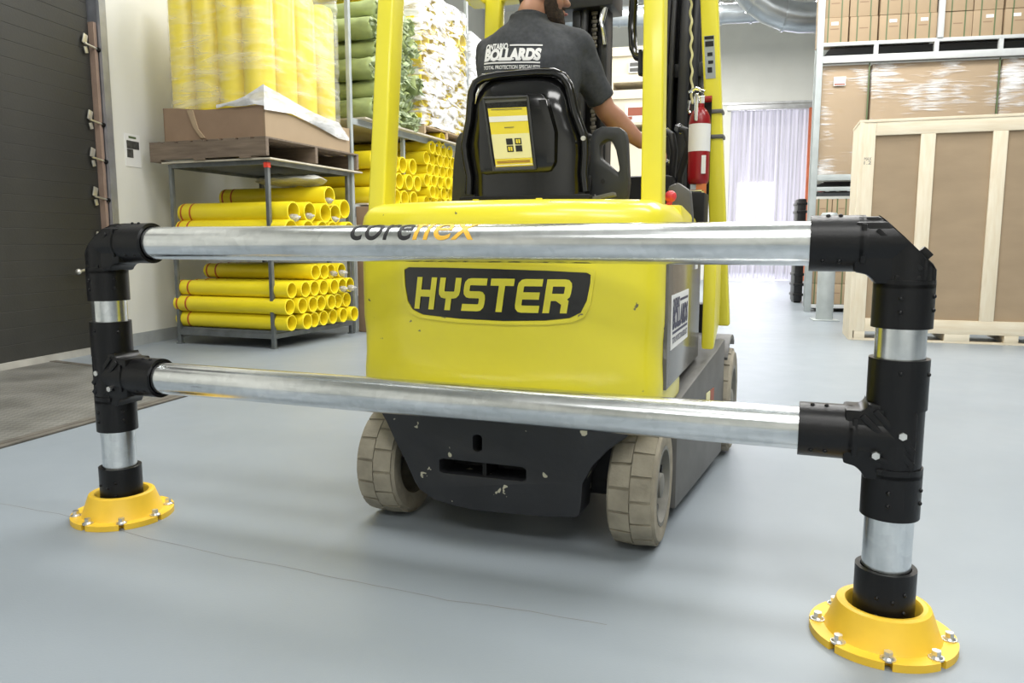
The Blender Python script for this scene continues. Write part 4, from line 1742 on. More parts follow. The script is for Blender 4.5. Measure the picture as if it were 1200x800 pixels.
g.prism([(0.45, 1.16), (0.565, 1.14), (0.55, 1.28), (0.50, 1.315), (0.46, 1.30)], 0.60, 0.66, 'xz', bev=0.012)
g.obj('lever_housing', 'fkgrey', fk)
g = G()
g.cyl((0.47, 0.50, 1.18), (0.485, 0.50, 1.235), 0.012)
g.ball((0.487, 0.50, 1.252), 0.024, 14)
tag(g.obj('stop_knob', 'knobred', fk), label='red round knob')
# overhead guard


def bar(p0, p1, sx, sy, name, m='fkyel2', bev=0.010):
    g = G()
    p0, p1 = Vector(p0), Vector(p1)
    r = []
    for p in (p0, p1):
        r.append([p + Vector((a * sx / 2, b * sy / 2, 0)) for a, b in ((-1, -1), (1, -1), (1, 1), (-1, 1))])
    g.loft(r)
    bmesh.ops.recalc_face_normals(g.bm, faces=list(g.bm.faces))
    es = [e for e in g.bm.edges if e.calc_face_angle(0) > 0.6]
    bmesh.ops.bevel(g.bm, geom=es, offset=bev, segments=3, affect='EDGES', profile=0.5)
    return g.obj(name, m, fk)


bar((0.502, 0.04, 1.10), (0.458, 0.22, 2.22), 0.072, 0.085, 'guard_post')
bar((-0.572, 0.04, 1.10), (-0.59, 0.22, 2.22), 0.072, 0.095, 'guard_post')
bar((0.640, 1.20, 0.67), (0.550, 1.00, 2.22), 0.075, 0.07, 'guard_front_post')
bar((-0.60, 1.20, 0.66), (-0.465, 1.00, 2.24), 0.08, 0.07, 'guard_front_post')
for x in (-0.545, -0.3, -0.08, 0.16, 0.47):
    g = G()
    g.bx(x - 0.035, x + 0.035, 0.20, 1.05, 2.22, 2.27, bev=0.008)
    g.obj('guard_roof_bar', 'fkyel2', fk)
for y in (0.22, 1.02):
    g = G()
    g.bx(-0.60, 0.58, y - 0.04, y + 0.04, 2.225, 2.275, bev=0.008)
    g.obj('guard_roof_bar', 'fkyel2', fk)
# decal on the front post: a pale strip with pictograms
dk = None


def post_front(z):
    t = (z - 0.66) / (2.22 - 0.66)
    return Vector((0.640 + (0.550 - 0.640) * t, 1.20 - 0.20 * t - 0.0365, z))


g = G()
c0, c1 = post_front(1.80), post_front(1.98)
vs = [g.bm.verts.new(c + Vector((dx, -0.0005, 0))) for c, dx in ((c0, -0.026), (c0, 0.018), (c1, 0.018), (c1, -0.026))]
g.bm.faces.new(vs)
dk = g.obj('warning_decal', 'rackr', fk, smooth=False)
g = G()
for z0, z1, a, b in ((1.965, 1.978, -0.024, 0.016), (1.935, 1.957, -0.022, 0.014), (1.895, 1.91, -0.014, 0.008), (1.862, 1.876, -0.012, 0.010), (1.825, 1.848, -0.016, 0.004)):
    p, q = post_front(z0), post_front(z1)
    vs = [g.bm.verts.new(c + Vector((dx, -0.002, 0))) for c, dx in ((p, a), (p, b), (q, b), (q, a))]
    g.bm.faces.new(vs)
g.obj('pictograms', 'ink', dk, smooth=False)
# grab handle on the right guard post
g = G()
g.sweep([(0.44, 0.18, 2.10), (0.395, 0.21, 2.05), (0.382, 0.22, 1.96), (0.378, 0.22, 1.84), (0.388, 0.20, 1.765), (0.41, 0.17, 1.725), (0.438, 0.14, 1.71)], 0.016, 12)
g.box((0.435, 0.14, 1.695), (0.03, 0.04, 0.09), bev=0.01)
g.obj('grab_handle', 'gloss', fk)

# mast
for x0, x1 in ((-0.21, -0.02), (0.29, 0.475)):
    g = G()
    g.bx(x0, x0 + 0.045, 1.47, 1.60, 0.12, 2.75, bev=0.005)
    g.bx(x0 + 0.045, x1, 1.55, 1.60, 0.12, 2.75, bev=0.004)
    g.bx(x1 - 0.03, x1, 1.47, 1.60, 0.12, 2.75, bev=0.005)
    g.obj('mast_channel', 'mast', fk)
for b_ in ((-0.34, 0.02, 1.42, 1.66, 2.285, 2.42), (-0.30, 0.54, 1.50, 1.60, 2.45, 2.60), (0.28, 0.50, 1.44, 1.60, 1.90, 1.97), (-0.36, 0.56, 1.48, 1.60, 0.50, 0.75)):
    g = G()
    g.bx(*b_, bev=0.01)
    g.obj('mast_crossbar', 'mast', fk)
g = G()
for k in range(34):
    z = 1.58 + k * 0.021
    w = 0.034 if k % 2 else 0.022
    g.box((-0.095, 1.50, z), (w, 0.016, 0.019), bev=0.003)
tag(g.obj('lift_chain', 'chain', fk), kind='stuff')
g = G()
g.cyl((-0.095, 1.46, 1.92), (-0.095, 1.54, 1.92), 0.055, n=24)
g.cyl((-0.075, 1.45, 1.97), (-0.075, 1.47, 1.97), 0.015, n=10)
g.obj('chain_pulley', 'mast', fk)
g = G()
g.sweep([(-0.045, 1.47, 2.30), (-0.05, 1.45, 2.22), (-0.035, 1.44, 2.17), (-0.03, 1.46, 2.10)], 0.012, 10)
g.cyl((-0.05, 1.46, 2.20), (-0.03, 1.46, 2.29), 0.016, n=12)
g.cyl((-0.16, 1.44, 2.0), (-0.13, 1.44, 2.07), 0.022, n=12)
g.obj('hose_fitting', 'chrome', fk)
for x, y, r in ((0.33, 1.42, 0.014), (0.395, 1.40, 0.028), (0.435, 1.44, 0.026), (0.30, 1.45, 0.012), (-0.145, 1.45, 0.02)):
    g = G()
    g.sweep([(x, y, 0.7), (x + 0.005, y, 1.2), (x - 0.004, y, 1.7), (x + 0.004, y, 2.15), (x + 0.006, y + 0.05, 2.4)], r, 12)
    g.obj('hydraulic_hose', 'hose', fk)
for pts in ([(0.40, 1.2, 1.18), (0.385, 1.15, 1.36), (0.40, 1.12, 1.50), (0.385, 1.12, 1.575), (0.36, 1.14, 1.59)],
            [(0.415, 1.15, 1.20), (0.43, 1.1, 1.38), (0.475, 1.08, 1.52), (0.46, 1.08, 1.585), (0.435, 1.1, 1.595)],
            [(0.375, 1.2, 1.18), (0.36, 1.18, 1.30), (0.37, 1.16, 1.44)]):
    g = G()
    g.sweep(pts, 0.018, 12)
    h = g.obj('control_hose', 'hose', fk)
    g = G()
    e = Vector(pts[-1])
    g.cyl(e, e + Vector((-0.02, 0.02, 0.012)), 0.022, n=6)
    g.obj('end_fitting', 'chrome', h)
g = G()
pts = []
for k in range(160):
    t = k / 159
    z = 1.70 + 0.62 * t
    pts.append((0.487 - 0.02 * t + 0.0035 * cos(t * 55), 1.05 - 0.05 * t + 0.0035 * sin(t * 55), z))
g.sweep(pts, 0.0055, 6)
tag(g.obj('twisted_cord', 'palepaper', fk), label='pale yellow twisted cord')
# fork carriage ahead of the mast, mostly hidden
g = G()
for z in (0.25, 0.62):
    g.bx(-0.5, 0.5, 1.64, 1.69, z, z + 0.10, bev=0.005)
g.obj('carriage_bar', 'mast', fk)
for x in (-0.32, 0.32):
    g = G()
    g.bx(x - 0.06, x + 0.06, 1.69, 1.73, 0.08, 0.80, bev=0.005)
    g.bx(x - 0.06, x + 0.06, 1.69, 2.70, 0.06, 0.10, bev=0.005)
    g.obj('fork', 'mast', fk)

# seat: shell, rim, panel, pouch, hip restraints
SX = -0.03
prof = [(1.20, .225), (1.26, .242), (1.33, .236), (1.40, .246), (1.455, .248), (1.50, .234), (1.55, .218), (1.60, .210), (1.655, .200), (1.69, .180), (1.708, .145), (1.714, .08)]


def shell_ring(z, w, y0, d):
    out = []
    for k in range(32):
        a = 2 * pi * k / 32
        c, s = cos(a), sin(a)
        x = math.copysign(abs(c) ** 0.62, c) * w
        y = math.copysign(abs(s) ** 0.8, s) * d
        out.append(Vector((SX + x, y0 + y, z)))
    return out


g = G()
g.loft([shell_ring(z, w, 0.285 + 0.03 * (z - 1.2), 0.112 if z < 1.6 else 0.112 - 0.5 * (z - 1.6)) for z, w in prof])
for v in g.bm.verts:
    v.co.x -= 0.035 * max(0, v.co.z - 1.3) / 0.41
stb = g.obj('seat_back', 'gloss', fk, ang=60)
g = G()
rim = [(SX - 0.035 * max(0, z - 1.3) / 0.41 - w, 0.225 + 0.02 * (z - 1.2), z) for z, w in prof[1:]] + [(SX - 0.035 * max(0, z - 1.3) / 0.41 + w, 0.225 + 0.02 * (z - 1.2), z) for z, w in reversed(prof[1:])]
dense = []
for a, b in zip(rim, rim[1:]):
    dense += [Vector(a).lerp(Vector(b), t) for t in (0, .5)]
dense.append(Vector(rim[-1]))
g.sweep(dense, 0.017, 12)
g.obj('seat_rim', 'gloss', stb)
g = G()
g.prism([(SX - 0.175, 1.33), (SX + 0.125, 1.33), (SX + 0.14, 1.37), (SX + 0.14, 1.48), (SX + 0.105, 1.60), (SX + 0.085, 1.628), (SX - 0.165, 1.628), (SX - 0.178, 1.60)],
        0.160, 0.26, 'xz', bev=0.03)
sp = g.obj('back_panel', 'gloss', stb)
PX = [(-0.180, 1.616), (0.000, 1.611), (0.033, 1.345), (-0.138, 1.343)]


def px_at(u, v):
    a = Vector(PX[3]).lerp(Vector(PX[2]), u)
    b = Vector(PX[0]).lerp(Vector(PX[1]), u)
    return a.lerp(b, v)


def pouch_rect(u0, u1, v0, v1, y, name, m, par):
    g = G()
    g.prism([tuple(px_at(u, v)) for u, v in ((u0, v0), (u1, v0), (u1, v1), (u0, v1))], y, y + 0.0012, 'xz')
    return g.obj(name, m, par, smooth=False)


pc = pouch_rect(0, 1, 0, 1, 0.160, 'document_pouch', 'fkgrey', fk)
sh = pouch_rect(0.07, 0.95, 0.05, 0.86, 0.1575, 'manual_cover', 'yelpaper', pc)
pouch_rect(0.07, 0.95, 0.16, 0.50, 0.1560, 'pale_band', 'palepaper', pc)
pouch_rect(0.07, 0.95, 0.67, 0.745, 0.1560, 'white_band', 'white', pc)
pouch_rect(0.07, 0.95, 0.065, 0.075, 0.1560, 'white_band', 'white', pc)
for u, v in ((0.40, 0.35), (0.60, 0.35), (0.40, 0.25), (0.60, 0.25)):
    pouch_rect(u, u + 0.15, v, v + 0.085, 0.1545, 'pictogram', 'ink', pc)
    if (u, v) not in ((0.40, 0.35), (0.60, 0.25)):
        pouch_rect(u + 0.03, u + 0.07, v + 0.015, v + 0.07, 0.1535, 'pictogram_cell', 'yelpaper', pc)
        pouch_rect(u + 0.085, u + 0.125, v + 0.015, v + 0.07, 0.1535, 'pictogram_cell', 'yelpaper', pc)
for v, u0, u1, m in ((0.835, 0.15, 0.85, 'fkgrey'), (0.585, 0.40, 0.62, 'fkgrey'), (0.12, 0.12, 0.9, 'inkred'), (0.10, 0.12, 0.9, 'inkred')):
    pouch_rect(u0, u1, v, v + 0.008, 0.1545, 'print_line', m, pc)
g = G()
for a, b in ((0, 1), (1, 2), (2, 3), (3, 0)):
    p, q = PX[a], PX[b]
    g.cyl((p[0], 0.158, p[1]), (q[0], 0.158, q[1]), 0.005, n=8)
g.obj('pouch_frame', 'rubgrey', pc)
g = G()
g.cyl((0.205, 0.20, 1.455), (0.205, 0.21, 1.455), 0.009, n=10)
g.obj('seat_bolt', 'zinc', stb)
g = G()
g.bx(-0.28, 0.22, 0.30, 0.80, 1.24, 1.34, bev=0.04)
g.obj('seat_cushion', 'blackpl', fk)
g = G()
g.bx(-0.26, 0.26, 0.10, 0.75, 1.196, 1.245, bev=0.01)
g.obj('seat_base', 'black', fk)
arm = [(0.158, 1.225), (0.163, 1.30), (0.185, 1.385), (0.195, 1.46), (0.212, 1.50), (0.245, 1.512), (0.315, 1.507), (0.337, 1.490), (0.345, 1.455), (0.355, 1.30), (0.35, 1.24), (0.33, 1.215), (0.20, 1.205)]
ahole = [(0.240, 1.445), (0.262, 1.462), (0.285, 1.458), (0.302, 1.42), (0.318, 1.345), (0.312, 1.335), (0.274, 1.368), (0.243, 1.392)]
g = G()
g.prism(arm, 0.315, 0.375, 'xz', holes=[ahole], bev=0.014)
ar = g.obj('hip_restraint', 'rubgrey', fk, ang=50)
g = G()
g.cyl((0.255, 0.312, 1.305), (0.255, 0.317, 1.305), 0.009, n=12)
g.obj('bolt_hole', 'ink', ar)
g = G()
g.prism([(-0.395, 1.225), (-0.385, 1.385), (-0.37, 1.49), (-0.352, 1.52), (-0.315, 1.522), (-0.29, 1.40), (-0.29, 1.225)], 0.315, 0.375, 'xz', bev=0.014)
g.obj('hip_restraint', 'rubgrey', fk, ang=50)
g = G()
pts = [(0.07 + 0.01 * k, 0.12 + 0.004 * k, 1.218 + 0.008 * sin(k * 0.35) + (0.012 if k > 8 else 0)) for k in range(20)]
g.sweep(pts, [0.016 if k % 2 else 0.013 for k in range(20)], 10)
g.obj('corrugated_conduit', 'fkgrey', fk)
g = G()
g.box((0.29, 0.16, 1.235), (0.10, 0.05, 0.014), rot=(0, -0.2, 0), bev=0.003)
g.obj('seat_slide', 'fkgrey', fk)
# steering wheel and lever the hands hold
g = G()
m_ = Matrix.Translation((-0.10, 0.96, 1.50)) @ Matrix.Rotation(radians(35), 4, 'X')
ring = [m_ @ Vector((0.17 * cos(2 * pi * k / 32), 0.17 * sin(2 * pi * k / 32), 0)) for k in range(33)]
g.sweep(ring, 0.013, 10)
for a in (0.5, 2.6, 4.7):
    g.cyl(m_ @ Vector((0, 0, 0)), m_ @ Vector((0.17 * cos(a), 0.17 * sin(a), 0)), 0.009, n=8)
g.cyl((-0.10, 0.96, 1.50), (-0.10, 1.06, 1.30), 0.03)
g.obj('steering_wheel', 'black', fk)
g = G()
g.cyl((0.37, 0.98, 1.20), (0.365, 0.86, 1.45), 0.009, n=8)
g.ball((0.365, 0.855, 1.465), 0.022, 12)
g.obj('hydraulic_lever', 'black', fk)
g = G()
g.bx(-0.30, 0.22, 0.85, 1.25, 0.80, 0.84)
g.obj('foot_plate', 'black', fk, smooth=False)

# fire extinguisher clamped to the guard post
ex = thing('fire_extinguisher', 'red fire extinguisher clamped beside the forklift\'s front guard post', 'extinguisher', FK, (0.535, 0.97, 1.33))
EX, EY = 0.533, 0.98
g = G()
g.lathe([(0, 1.332), (0.040, 1.332), (0.047, 1.345), (0.048, 1.36), (0.048, 1.60), (0.044, 1.63), (0.032, 1.655), (0.018, 1.67), (0.018, 1.685), (0, 1.685)], 24, Matrix.Translation((EX, EY, 0)))
g.obj('cylinder_body', 'red', ex)
g = G()
g.lathe([(0.0488, 1.475), (0.0488, 1.595)], 24, Matrix.Translation((EX, EY, 0)))
g.obj('paper_label', 'white', ex)
g = G()
g.bx(EX + 0.018, EX + 0.036, EY - 0.049, EY - 0.036, 1.375, 1.455)
g.obj('small_label', 'white', ex, smooth=False)
g = G()
g.bx(EX - 0.03, EX + 0.02, EY - 0.012, EY + 0.012, 1.685, 1.72, bev=0.004)
g.box((EX - 0.012, EY - 0.045, 1.665), (0.018, 0.012, 0.12), bev=0.005)
g.sweep([(EX - 0.05, EY - 0.02, 1.735), (EX - 0.02, EY - 0.02, 1.75), (EX + 0.02, EY - 0.02, 1.735)], 0.008, 8)
g.sweep([(EX - 0.045, EY - 0.02, 1.70), (EX - 0.05, EY - 0.02, 1.66), (EX - 0.04, EY - 0.03, 1.64)], 0.007, 8)
g.obj('valve_handle', 'chrome', ex)
g = G()
g.cyl((EX + 0.02, EY, 1.705), (EX + 0.05, EY, 1.705), 0.014, n=12)
g.obj('gauge', 'red', ex)
g = G()
g.bx(EX - 0.035, EX + 0.045, EY + 0.03, EY + 0.05, 1.26, 1.70)
g.obj('mount_bracket', 'black', ex, smooth=False)
g = G()
g.bx(EX - 0.03, EX - 0.005, EY - 0.03, EY - 0.02, 1.27, 1.33)
g.obj('grey_tag', 'rackr', ex, smooth=False)
g = G()
g.bx(EX - 0.005, EX + 0.04, EY - 0.03, EY - 0.02, 1.255, 1.332)
g.obj('orange_tag', 'orange', ex, smooth=False)
for z in (1.66, 1.55):
    p = post_front(z) + Vector((0, 0.036, 0))
    g = G()
    g.bx(p.x - 0.045, p.x + 0.045, p.y - 0.043, p.y + 0.043, z - 0.010, z + 0.008, bev=0.006)
    g.obj('clamp_band', 'fkgrey', ex)

# ------------------------------------------------------------------ the driver
pr_ = thing('person', 'person in dark grey printed shirt driving the yellow forklift, seen from behind', 'person', FK, (-0.08, 0.5, 1.34))


def limb(g, pts, rs):
    for p, r in zip(pts, rs):
        g.ball(p, r, 16)
    for (a, b), (r, s) in zip(zip(pts, pts[1:]), zip(rs, rs[1:])):
        g.cyl(a, b, r, s, 18)


NB = (-0.105, 0.475, 1.965)
RS, RE, RWR = (0.085, 0.50, 1.865), (0.185, 0.62, 1.625), (0.305, 0.80, 1.505)
LS, LE, LWR = (-0.275, 0.49, 1.855), (-0.335, 0.68, 1.625), (-0.245, 0.86, 1.575)
HM = Matrix.Translation((-0.062, 0.525, 2.055)) @ Matrix.Rotation(radians(-66), 4, 'Z') @ Matrix.Rotation(radians(-6), 4, 'X')   # face along local +y


def hp(x, y, z):
    return HM @ Vector((x, y, z))


g = G()
# trunk, neck, arms
limb(g, [(-0.09, 0.475, 1.44), (-0.095, 0.468, 1.60), (-0.10, 0.47, 1.78)], [0.115, 0.105, 0.10])
limb(g, [(-0.105, 0.462, 1.92), (-0.098, 0.485, 2.0), (-0.075, 0.515, 2.07)], [0.058, 0.060, 0.058])
limb(g, [LS, (-0.105, 0.475, 1.905), RS], [0.050, 0.055, 0.050])
limb(g, [RS, ((RS[0] + RE[0]) / 2 + 0.004, (RS[1] + RE[1]) / 2, (RS[2] + RE[2]) / 2), RE], [0.058, 0.050, 0.043])
limb(g, [RE, (0.215, 0.67, 1.592), (0.262, 0.735, 1.545), RWR], [0.043, 0.048, 0.039, 0.028])
limb(g, [LS, LE], [0.058, 0.043])
limb(g, [LE, (-0.31, 0.73, 1.61), LWR], [0.042, 0.044, 0.027])
# legs
for sx in (-0.19, 0.02):
    hip, kn, an = (sx, 0.52, 1.395), (sx + (0.02 if sx > 0 else -0.02), 0.95, 1.42), (sx, 1.02, 0.92)
    limb(g, [hip, kn], [0.085, 0.058])
    limb(g, [kn, (sx, 0.98, 1.22), an], [0.056, 0.055, 0.036])
    limb(g, [an, (sx, 1.08, 0.875), (sx, 1.16, 0.87)], [0.036, 0.036, 0.028])


def hand(g, wr, d, up, grip):
    """palm from the wrist along d, fingers closing around grip"""
    wr, d, up = Vector(wr), Vector(d).normalized(), Vector(up).normalized()
    s = d.cross(up).normalized()
    for t in (-1, -0.33, 0.33, 1):
        limb(g, [wr, wr + d * 0.085 + s * 0.028 * t], [0.022, 0.014])
    for t, L in ((-1, 0.066), (-0.33, 0.078), (0.33, 0.083), (1, 0.074)):
        k = wr + d * 0.085 + s * 0.028 * t
        k2 = k + (d * 0.8 - up * 0.6) * L * 0.5
        k3 = k2 + (d * 0.05 - up) * L * 0.36
        k4 = k3 + (-d * 0.8 - up * 0.5) * L * 0.28
        limb(g, [k, k2, k3, k4], [0.0105, 0.0098, 0.009, 0.008])
    b = wr + d * 0.025 + s * 0.022
    limb(g, [b, b + (s * 0.8 + d * 0.5 - up * 0.4) * 0.038, b + (s * 0.55 + d * 1.0 - up * 1.0) * 0.055], [0.015, 0.0115, 0.0095])


hand(g, RWR, (0.06, 0.07, -0.025), (0, 0.2, 1), None)
hand(g, LWR, (0.10, 0.05, -0.01), (0, 0.2, 1), None)
# head: skull, jaw, cheeks, nose, ears, brow, lips
for c, r in (((0, -0.012, 0.075), (0.073, 0.092, 0.082)), ((0, 0.012, 0.02), (0.064, 0.078, 0.075)), ((0, 0.035, -0.045), (0.052, 0.056, 0.045)),
             ((0, 0.070, -0.070), (0.030, 0.024, 0.022)), ((0.034, 0.052, -0.005), (0.028, 0.03, 0.026)), ((-0.034, 0.052, -0.005), (0.028, 0.03, 0.026)),
             ((0, 0.080, 0.045), (0.050, 0.018, 0.012)), ((0, 0.098, 0.005), (0.016, 0.02, 0.013)), ((0.072, -0.012, 0.015), (0.010, 0.02, 0.032)),
             ((-0.072, -0.012, 0.015), (0.010, 0.02, 0.032)), ((0, 0.084, -0.030), (0.024, 0.014, 0.007)), ((0, 0.082, -0.043), (0.021, 0.014, 0.008))):
    m4 = HM @ Matrix.Translation(c) @ Matrix.Diagonal((*r, 1))
    bmesh.ops.create_uvsphere(g.bm, u_segments=18, v_segments=12, radius=1, matrix=m4)
limb(g, [hp(0, 0.082, 0.045), hp(0, 0.100, 0.008)], [0.009, 0.012])
me = fuse(g, 0.006, 3)
me.materials.append(M['skin'])
body = add('body', me, pr_)
# beard and hair
g = G()
for c, r in (((0, 0.034, -0.052), (0.060, 0.062, 0.050)), ((0, 0.070, -0.076), (0.038, 0.032, 0.028)), ((0.047, 0.022, -0.012), (0.021, 0.042, 0.048)),
             ((-0.047, 0.022, -0.012), (0.021, 0.042, 0.048)), ((0.056, -0.002, 0.025), (0.013, 0.02, 0.04)), ((-0.056, -0.002, 0.025), (0.013, 0.02, 0.04)),
             ((0, 0.086, -0.017), (0.026, 0.014, 0.006))):
    m4 = HM @ Matrix.Translation(c) @ Matrix.Diagonal((*r, 1))
    bmesh.ops.create_uvsphere(g.bm, u_segments=18, v_segments=12, radius=1, matrix=m4)
me = fuse(g, 0.006, 2)
me.materials.append(M['beard'])
add('beard', me, pr_)
g = G()
for c, r in (((0, -0.020, 0.090), (0.0765, 0.092, 0.075)), ((0, -0.050, 0.03), (0.070, 0.060, 0.060)), ((0, -0.055, -0.012), (0.056, 0.042, 0.035))):
    m4 = HM @ Matrix.Translation(c) @ Matrix.Diagonal((*r, 1))
    bmesh.ops.create_uvsphere(g.bm, u_segments=18, v_segments=12, radius=1, matrix=m4)
me = fuse(g, 0.008, 3)
me.materials.append(M['beard'])
add('hair', me, pr_)
g = G()
g.ball(hp(0, 0.094, -0.037), (0.016, 0.010, 0.0065), 12)
g.obj('lips', 'lips', pr_)
for sx in (-1, 1):
    g = G()
    g.ball(hp(0.031 * sx, 0.078, 0.028), 0.012, 12)
    e = g.obj('eye', 'eye', pr_)
    g = G()
    g.ball(hp(0.031 * sx, 0.088, 0.028), 0.005, 8)
    g.obj('iris', 'ink', e)
# T-shirt: fuller trunk, sloping shoulders, short sleeves, neckline
g = G()


def ell(cx, cy, z, a, b, n=36, p=2.4):
    out = []
    for k in range(n):
        t = 2 * pi * k / n
        c, s = cos(t), sin(t)
        out.append(Vector((cx + math.copysign(abs(c) ** (2 / p), c) * a, cy + math.copysign(abs(s) ** (2 / p), s) * b, z)))
    return out


g.loft([ell(-0.09, 0.475, 1.345, 0.185, 0.150), ell(-0.092, 0.472, 1.45, 0.180, 0.145), ell(-0.095, 0.465, 1.60, 0.188, 0.142), ell(-0.098, 0.462, 1.72, 0.212, 0.140),
        ell(-0.10, 0.468, 1.80, 0.225, 0.132), ell(-0.103, 0.475, 1.86, 0.215, 0.115), ell(-0.105, 0.478, 1.91, 0.170, 0.098), ell(-0.107, 0.478, 1.95, 0.112, 0.084),
        ell(-0.108, 0.480, 1.975, 0.078, 0.076), ell(-0.107, 0.482, 1.995, 0.076, 0.075)])
limb(g, [(-0.105, 0.475, 1.925), RS], [0.062, 0.072])
limb(g, [(-0.105, 0.475, 1.925), LS], [0.062, 0.072])
EL = Vector(RS).lerp(Vector(RE), 0.86)
g.cyl(RS, EL, 0.072, 0.057, 22)
EL2 = Vector(LS).lerp(Vector(LE), 0.86)
g.cyl(LS, EL2, 0.074, 0.061, 22)
me = fuse(g, 0.008, 5)
bmx = bmesh.new()
bmx.from_mesh(me)
bmx.normal_update()
for v in bmx.verts:
    c = v.co
    f = 0.006 * noise.noise(Vector((c.x * 9, c.y * 9, c.z * 16))) + 0.004 * noise.noise(Vector((c.x * 20 + c.z * 14, c.y * 8, c.z * 9)))
    v.co += v.normal * (f + 0.002)
tree = BVHTree.FromBMesh(bmx)
bmx.to_mesh(me)
bmx.free()
me.materials.append(M['shirt'])
shirt = add('shirt', me, pr_)
g = G()
cl = ell(-0.107, 0.483, 1.985, 0.066, 0.067, 28, 2)
cl.append(cl[0])
g.sweep([p + Vector((0, 0, 0.012 * (p.y - 0.48) / -0.07)) for p in cl], 0.0075, 8)
g.obj('collar', 'shirt', shirt)
bm = firm_logo(0.25)
cut_grid(bm, 0, 0.02)
cut_grid(bm, 1, 0.02)


def on_back(c):
    x, z = c.x - 0.258, c.y + 1.766 - 0.02 * (c.x / 0.25)
    hit = tree.ray_cast(Vector((x, 0.0, z)), Vector((0, 1, 0)))
    y = hit[0].y if hit[0] else 0.35
    return Vector((x, y - 0.003, z))


bm_obj(bm, 'shirt_print', 'shirtprint', shirt, on_back)
# trousers and boots
g = G()
g.loft([ell(-0.088, 0.48, 1.325, 0.175, 0.14), ell(-0.088, 0.478, 1.40, 0.180, 0.146)])
for sx in (-0.19, 0.02):
    hip, kn, an = (sx, 0.52, 1.40), (sx + (0.02 if sx > 0 else -0.02), 0.95, 1.42), (sx, 1.02, 0.96)
    limb(g, [hip, kn], [0.092, 0.068])
    limb(g, [kn, an], [0.066, 0.052])
me = fuse(g, 0.010, 4)
me.materials.append(M['jeans'])
add('trousers', me, pr_)
for sx in (-0.19, 0.02):
    g = G()
    limb(g, [(sx, 1.02, 0.95), (sx, 1.03, 0.885)], [0.048, 0.046])
    limb(g, [(sx, 1.02, 0.885), (sx, 1.18, 0.878)], [0.045, 0.036])
    me = fuse(g, 0.008, 3)
    me.materials.append(M['boots'])
    add('boot', me, pr_)

# ------------------------------------------------------------------ guard rail barrier
ang = math.atan2(1.984 - 2.930, 1.0115 + 1.539)
BR = Matrix.Translation((-1.539, 2.930, 0)) @ Matrix.Rotation(ang, 4, 'Z')
LB = math.hypot(1.0115 + 1.539, 1.984 - 2.930)
br = thing('guard_rail', 'galvanised two rail safety barrier with yellow bases in front of forklift', 'barrier', BR, (LB / 2, 0, 0))
RP, RR_ = 0.0615, 0.0590
ZT, ZB = 1.067, 0.564
CO, CI = 0.0735, 0.0625
